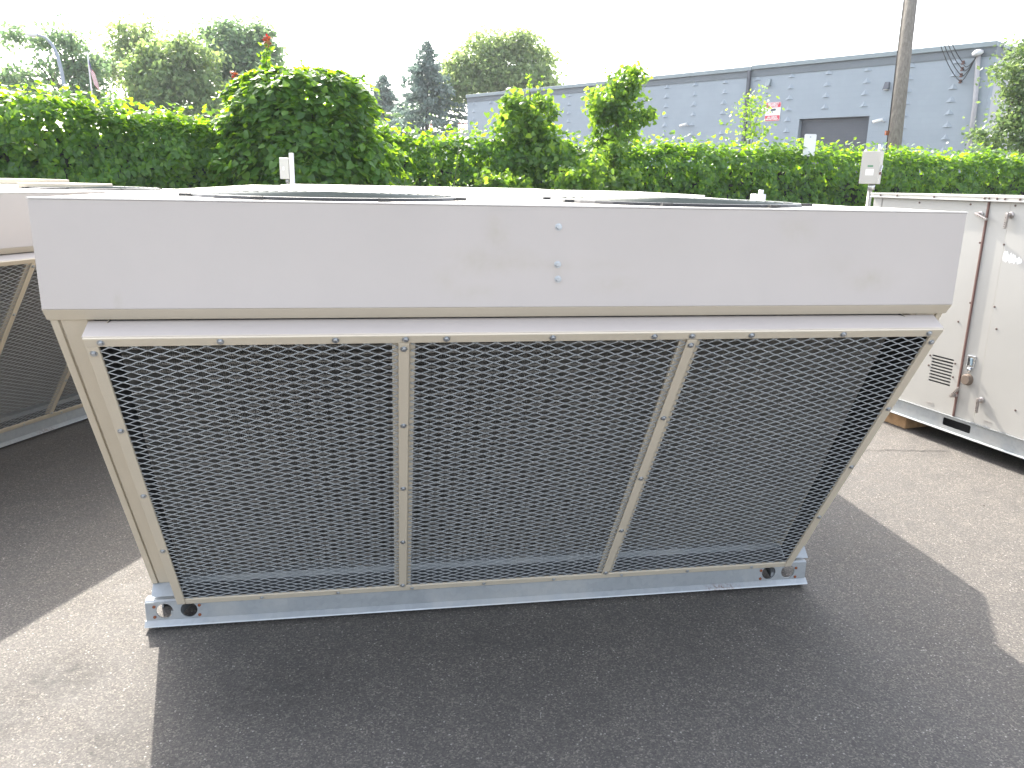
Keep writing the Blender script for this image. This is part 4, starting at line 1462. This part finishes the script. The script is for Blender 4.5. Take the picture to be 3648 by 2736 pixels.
outer = [(0, 0), (d0, 0), (d0, dz), (d1, dz), (d1, 0), (LB, 0), (LB, zc0), (0, zc0)]
plate('wall', [outer], lambda u, v, w: (u, w * SGN, v), TW, MAT_WALL, bld)
bbox(0, TW, TW + 0.001, 14, 0, zc0).build('wall', simple('side_wall', (0.42, 0.42, 0.43), 0.7, 0, .08, 1.2), bld)
bbox(LB - TW, LB, TW + 0.001, 14, 0, zc0).build('wall', MAT_WALL, bld)
bbox(0, LB, 14.001, 14.3, 0, zc0).build('wall', MAT_WALL, bld)
bbox(TW + .01, LB - TW - .01, TW + .01, 13.99, zc0 - 0.5, zc0 - 0.3).build('roof', MAT_DARK, bld)
ds = 7.1 * DS
for a, b, dzz in ((-0.03, ds - 0.09, 0.0), (ds - 0.08, LB + 0.03, -0.03)):
    bbox(a, b, -0.03, TW, zc0 + 0.001, zc1 + dzz).build('parapet_band', MAT_BAND, bld)
    bbox(a, b, -0.10, TW + .05, zc1 + dzz + .001, zc2 + dzz).build('coping', MAT_CAP, bld, bevel=0.01)
bbox(-0.03, TW, TW + .002, 14.3, zc0 + 0.001, zc1).build('parapet_band', MAT_BAND, bld)
bbox(-0.10, TW + .05, TW + .06, 14.3, zc1 + .001, zc2).build('coping', MAT_CAP, bld, bevel=0.01)
# roll-up door of horizontal slats, set back
door = bbox(d0, d1, 0.22, 0.26, 0, dz).build('roll_door', MAT_DOOR, bld)
zz = 2.6
while zz < dz - 0.05:
    bbox(d0 + .02, d1 - .02, 0.210, 0.2195, zz, zz + 0.096).build('slat', MAT_DOOR, door, bevel=0.004)
    zz += 0.10
# projecting decorative blocks, flat underside and sloping faces
pm = MB()
hw, hh, pd = 0.17, 0.20, -0.055 * SGN
pm.add([(-hw, 0, 0), (hw, 0, 0), (0, 0, hh), (0, pd, 0.012), (-hw, 0, 0.02), (hw, 0, 0.02)], [(0, 1, 3), (0, 3, 2), (3, 1, 2), (0, 2, 1)])
PYR = pm.mesh('decorative_block', MAT_WALL)
for i in range(-1, 18):
    a = (0.90 + 1.1855 * i) * DS
    if a < 0.35 or a > LB - 0.3:
        continue
    for r in range(0, 11):
        z = zB(4.697 - 0.3233 * r)
        if d0 - 0.3 < a < d1 + 0.3 and z < dz + 0.10:
            continue
        if abs(a - ds) < 0.25:
            continue
        link('decorative_block', PYR, bld, loc=(a, -0.001 * SGN, z))
# downspouts
for a in (ds, 16.9 * DS):
    bbox(a - 0.06, a + 0.06, -0.14, -0.02, 0, zc1 - 0.02).build('downspout', MAT_DOOR, bld)
# wall lamps
def wall_lamp(a, z, dark=False):
    x, zz = a * DS, zB(z)
    b = MB()
    y = -SGN
    b.hexa([(x - .10, 0, zz - .12), (x + .10, 0, zz - .12), (x + .10, y * .16, zz - .12), (x - .10, y * .16, zz - .12)],
           [(x - .08, 0, zz + .14), (x + .08, 0, zz + .14), (x + .08, y * .05, zz + .14), (x - .08, y * .05, zz + .14)])
    l = b.build('wall_lamp', MAT_DOOR if dark else MAT_CAP, bld, bevel=.01)
    bbox(x - .07, x + .07, -.14, -.02, zz - .135, zz - .121).build('lamp_glass', MAT_WHITE, l)


wall_lamp(6.40, 4.60)
wall_lamp(11.82, 4.52)
wall_lamp(2.66, 4.25, True)


def bullet_camera(a, z):
    x, zz = a * DS, zB(z)
    y = -SGN
    c = MB().tube([(x, 0, zz), (x, y * .10, zz), (x + .02, y * .16, zz + .02)], .03, 8).build('camera_bracket', MAT_WHITE, bld, True)
    MB().tube([(x - .02, y * .17, zz + .05), (x + .30, y * .24, zz - .03)], .055, 12).build('camera_body', MAT_WHITE, c, True)
    MB().tube([(x + .3005, y * .2402, zz - .0301), (x + .315, y * .2435, zz - .034)], .04, 12).build('camera_lens', MAT_BLACK, c, True)


bullet_camera(2.62, 3.30)
bullet_camera(9.35, 3.42)
# conduit mast with weatherhead
wy = -SGN
MB().tube([(0.20 * DS, wy * .10, 0), (0.26 * DS, wy * .10, zB(3.6)), (0.37 * DS, wy * .10, zB(4.86))], .075, 10).build('conduit_mast', simple('mast_grey', (.36, .35, .36), .6), bld, True)
MB().lathe((0.375 * DS, wy * .12, zB(4.84)), (0.1, wy * .4, 1), [(.10, 0), (.17, .05), (.16, .12), (.07, .18)], 14).build('weatherhead', simple('weatherhead_grey', (.5, .5, .5), .5), bld, True)
ins = []
for i in range(4):
    a, z = (0.70, 4.69 - 0.155 * i)
    x, zz = a * DS, zB(z)
    rk = MB().tube([(x, 0, zz), (x, wy * .16, zz)], .022, 6).build('insulator_arm', MAT_DARK, bld, True)
    MB().lathe((x, wy * .16, zz - .06), (0, 0, 1), [(.04, 0), (.055, .03), (.03, .06), (.055, .09), (.04, .12)], 10).build('insulator', MAT_SEAM, rk, True)
    ins.append((x, wy * .16, zz))
RB = Matrix.Rotation(ang_b, 4, 'Z')
RB.translation = (BC.x, BC.y, 0)
for i, p in enumerate(ins):
    h = Vector((0.39 * DS, wy * .2, zB(4.80)))
    q = Vector(p)
    pts = [q.lerp(h, t) + Vector((0, wy * .10 * math.sin(math.pi * t), -.22 * math.sin(math.pi * t))) for t in [j / 8 for j in range(9)]]
    MB().tube(pts, .013, 5).build('drip_loop', MAT_BLACK, bld, True)

# security notice on the wall
sgn_x0, sgn_x1 = 5.90 * DS, 6.435 * DS
sz0, sz1 = zB(3.44), zB(4.008)


def text_mesh(name, body, size, mat, parent, m3, align='CENTER', squeeze=1.0):
    cu = bpy.data.curves.new('lettering', 'FONT')
    cu.body = body
    cu.size = size
    cu.align_x = align
    cu.align_y = 'CENTER'
    cu.extrude = 0.001
    cu.offset = 0.004 * size / 0.1
    tmp = bpy.data.objects.new('tmp_text', cu)
    COL.objects.link(tmp)
    dg = bpy.context.evaluated_depsgraph_get()
    me = bpy.data.meshes.new_from_object(tmp.evaluated_get(dg))
    bpy.data.objects.remove(tmp)
    me.transform(m3 @ Matrix.Diagonal((squeeze, 1, 1, 1)))
    me.materials.clear()
    me.materials.append(mat)
    return link(name, me, parent)


MAT_SIGNRED = simple('sign_red', (0.55, 0.045, 0.075), .5, 0, .04)
MAT_SIGNBLK = simple('sign_dark', (0.05, 0.07, 0.08), .5)
wp = RB @ Vector(((sgn_x0 + sgn_x1) / 2, wy * 0.012, 0))
sg = thing('notice_sign', (wp.x, wp.y, 0), ang_b, 'red and white security notice with a camera picture on the grey wall', 'sign')
sw = (sgn_x1 - sgn_x0) / 2
plate('sign_panel', [rrect(-sw, sz0, sw, sz1, .05)], lambda u, v, w: (u, wy * w, v), .008, MAT_WHITE, sg)
sh = sz1 - sz0
plate('red_band', [rrect(-sw + .012, sz1 - sh * .28, sw - .012, sz1 - .012, .03)], lambda u, v, w: (u, wy * (.0085 + w), v), .003, MAT_SIGNRED, sg)
plate('red_band', [rrect(-sw + .012, sz0 + .012, sw - .012, sz0 + sh * .30, .03)], lambda u, v, w: (u, wy * (.0085 + w), v), .003, MAT_SIGNRED, sg)
# sign faces the camera: text x axis runs along -local x
TX = Matrix(((-1, 0, 0), (0, 0, wy), (0, 1, 0))).to_4x4()


def tpos(x, z):
    m = TX.copy()
    m.translation = (x, wy * .0135, z)
    return m


text_mesh('lettering', 'SECURITY', .105, MAT_WHITE, sg, tpos(0, sz1 - sh * .095))
text_mesh('lettering', 'NOTICE', .105, MAT_WHITE, sg, tpos(0, sz1 - sh * .21))
text_mesh('lettering', 'ALL AREAS', .085, MAT_WHITE, sg, tpos(0, sz0 + sh * .215))
text_mesh('lettering', 'MONITORED', .085, MAT_WHITE, sg, tpos(0, sz0 + sh * .10))
plate('camera_symbol', [[(-.11, -.02), (.06, -.035), (.10, .0), (.07, .045), (-.10, .06), (-.13, .02)]], lambda u, v, w: (u, wy * (.0085 + w), v + sz0 + sh * .58), .003, MAT_SIGNBLK, sg)
plate('camera_symbol', [[(.0, -.10), (.03, -.10), (.045, -.04), (.015, -.04)]], lambda u, v, w: (u, wy * (.0085 + w), v + sz0 + sh * .58), .003, MAT_SIGNBLK, sg)
for cx_ in (-sw + .045, sw - .045):
    for cz_ in (sz0 + .05, sz1 - .05):
        plate('sign_rivet', [circle(cx_, cz_, .014, 10)], lambda u, v, w: (u, wy * (.012 + w), v), .004, MAT_WHITE, sg)

# ------------------------------------------------------------------ low building with red roof edge
lb0, lb1 = at(1450, 440, 70), at(1760, 425, 70)
dv = (lb1 - lb0)
dv.z = 0
Lw = dv.length
low = thing('low_building', (lb0.x, lb0.y, 0), math.atan2(dv.y, dv.x), 'low white building with ribbed roof and red ridge behind the vines', 'building')
ze = at(1600, 470, 70).z
zr0, zr1 = at(1455, 440, 70).z, at(1740, 424, 70).z
MB().box((0, 0, 0), (Lw, 5, ze)).build('wall', MAT_WHITE, low)
MB().hexa([(0, -.2, ze), (Lw, -.2, ze), (Lw, 3, zr1 - .05), (0, 3, zr0 - .05)], [(0, -.2, ze - .05), (Lw, -.2, ze - .05), (Lw, 3, zr1 - .12), (0, 3, zr0 - .12)]).build('roof', MAT_WHITE, low)
rb = MB()
for i in range(24):
    x = Lw * (i + .5) / 24
    zz = zr0 + (zr1 - zr0) * x / Lw
    rb.tube([(x, -.2, ze + .02), (x, 2.98, zz - .04)], .035, 5)
rb.build('roof_ribs', simple('rib_white', (.62, .60, .58), .5), low)
MB().tube([(0, 3, zr0), (Lw, 3, zr1)], .07, 6).build('roof_ridge', simple('ridge_red', (.42, .11, .06), .7), low)

# ------------------------------------------------------------------ utility pole, wires, lamp, flag, blank sign
DP = 21.5
pb = at(3183, 528, DP)
pt = at(3244, 0, DP)
dirp = (pt - pb)
base = pb - dirp * (pb.z / dirp.z)
top = pb + dirp * ((10.5 - pb.z) / dirp.z)
MATW = Mat('weathered_pole')
co = MATW.coords()
mp = MATW.new('ShaderNodeMapping')
mp.inputs['Scale'].default_value = (14, 14, 0.6)
MATW.ln(co, mp.inputs['Vector'])
gr_ = MATW.noise(mp.outputs[0], 2.0, 6, .7)
MATW.set(MATW.ramp(gr_, [(.3, (.11, .095, .078)), (.55, (.19, .172, .145)), (.75, (.27, .245, .21))]), .9)
MATW.bump(gr_, .6, .02)
pole = thing('utility_pole', base, 0, 'tall weathered wooden utility pole rising out of the frame beside the roll up door', 'utility pole')
tl = top - base
MB().tube([(0, 0, 0), tl * .5, tl], [.20, .178, .15], 18).build('pole', MATW.m, pole, True)
side = -rt0 * .20
MB().tube([side, side * .98 + tl * .5, side * .8 + tl], .013, 6).build('ground_wire', MAT_DARK, pole, True)
MB().box((-.10, -.03, 0), (.10, .03, .12)).build('wire_clamp', MAT_RUST, pole, loc=side * .9 + tl * ((at(3160, 482, DP).z) / tl.z))
for i, p in enumerate(ins):
    a = RB @ Vector(p)
    b = base + tl * ((9.2 - .32 * i) / tl.z)
    pts = []
    for j in range(17):
        t = j / 16
        q = a.lerp(b, t)
        q.z -= 1.0 * 4 * t * (1 - t) * .55 + .35 * (1 - t) * t
        pts.append(q)
    w = MB().tube([q - a for q in pts], .012, 5).build('service_wire', MAT_BLACK, None, True, loc=a)
    tag(w, 'thin black wire sagging from the pole to the %s insulator on the wall' % ('topmost', 'second highest', 'third highest', 'lowest')[i], 'wire', 'service wires to the grey building')

DL = 46
k = DL / FPX
lp = ground_under(235, 345, DL)
lamp = thing('street_lamp', lp, yaw_c, 'slender curved street lamp against the dark open tree', 'street lamp')
z_ = lambda y, x=230: at(x, y, DL).z
pp = [(0, 0, 0), (0.0, 0, z_(345)), (-5 * k, 0, z_(260)), (-14 * k, 0, z_(200)), (-28 * k, 0, z_(165)), (-48 * k, 0, z_(143)), (-75 * k, 0, z_(135))]
MB().tube(pp, [.13, .12, .11, .10, .09, .08, .07], 10).build('lamp_post', simple('lamp_grey', (.26, .29, .33), .5, .3), lamp, True)
MB().tube([(-75 * k, 0, z_(135)), (-90 * k, 0, z_(133)), (-112 * k, 0, z_(131))], [.08, .17, .12], 10).build('lamp_head', MAT_WHITE, lamp, True)

DFG = 48
k = DFG / FPX
fg = ground_under(328, 340, DFG)
flag = thing('flag_pole', fg, yaw_c, 'flag pole with a limp red white and blue flag hanging left of the loose tree', 'flag pole')
z_ = lambda y: at(328, y, DFG).z
MB().tube([(0, 0, 0), (0, 0, z_(190))], [.07, .04], 8).build('pole', simple('pole_white', (.6, .6, .6), .5), flag, True)


def flag_mat():
    m = Mat('flag_cloth')
    uv = m.new('ShaderNodeUVMap')
    sp_ = m.new('ShaderNodeSeparateXYZ')
    m.ln(uv.outputs[0], sp_.inputs[0])
    s = m.math('GREATER_THAN', m.math('MODULO', m.math('MULTIPLY', sp_.outputs[1], 13.0), 2.0), 1.0)
    c = m.mix(s, (.50, .05, .06), (.75, .75, .75))
    can = m.math('MULTIPLY', m.math('LESS_THAN', sp_.outputs[0], .4), m.math('GREATER_THAN', sp_.outputs[1], 6 / 13))
    c = m.mix(can, c, (.04, .05, .14))
    m.set(c, .8)
    return m.m


nu, nv = 16, 12
fl = MB()
uvs = {}
zt, zbt = z_(200), z_(330)
for j in range(nv + 1):
    v = j / nv
    for i in range(nu + 1):
        u = i / nu
        # hoist along the pole, the fly hangs down in folds
        x = (0.05 + u * .40) * (.45 + .55 * (1 - v)) + .10 * math.sin(u * 9) * u * .6
        y = .22 * math.sin(u * 7 + v * 2) * (.3 + .7 * u)
        z = zt - (zt - zbt) * (.42 * (1 - v) + .58 * u)
        fl.v.append((x, y, z))
for j in range(nv):
    for i in range(nu):
        a = j * (nu + 1) + i
        fl.f.append((a, a + 1, a + nu + 2, a + nu + 1))
me = bpy.data.meshes.new('cloth')
me.from_pydata(fl.v, [], fl.f)
uvl = me.uv_layers.new(name='UVMap')
for lpi, vi in zip(range(len(me.loops)), [l.vertex_index for l in me.loops]):
    uvl.data[lpi].uv = ((vi % (nu + 1)) / nu, (vi // (nu + 1)) / nv)
me.materials.append(flag_mat())
link('cloth', me, flag)

DB = 16.6
bp_ = ground_under(2884, 520, DB)
k = DB / FPX
bs = thing('blank_sign', bp_, yaw_c - .02, 'blank white back of a small sign in the vines near the roll up door', 'sign')
zt, zbm = at(2884, 478, DB).z, at(2884, 556, DB).z
plate('sign_panel', [rrect(-.125, zbm, .125, zt, .03)], lambda u, v, w: (u, w, v), .004, MAT_WHITE, bs)
MB().box((-.012, .006, 0), (.012, .03, zt - .08)).build('sign_post', simple('green_post', (.02, .045, .02), .7), bs)
bolt(bs, (0, -.0005, zt - .06), (0, -1, 0), s=2.0)
bolt(bs, (0, -.0005, zbm + .09), (0, -1, 0), s=2.0)

# ------------------------------------------------------------------ summer haze
hm = bpy.data.materials.new('air')
hm.use_nodes = True
hm.node_tree.nodes.clear()
ho = hm.node_tree.nodes.new('ShaderNodeOutputMaterial')
hv = hm.node_tree.nodes.new('ShaderNodeVolumePrincipled')
hv.inputs['Color'].default_value = (0.93, 0.96, 1.0, 1)
hv.inputs['Density'].default_value = 0.0006
hv.inputs['Anisotropy'].default_value = 0.1
hm.node_tree.links.new(hv.outputs[0], ho.inputs['Volume'])
tag(MB().box((-700, -400, -1), (700, 1000, 16)).build('haze', hm), kind='stuff')
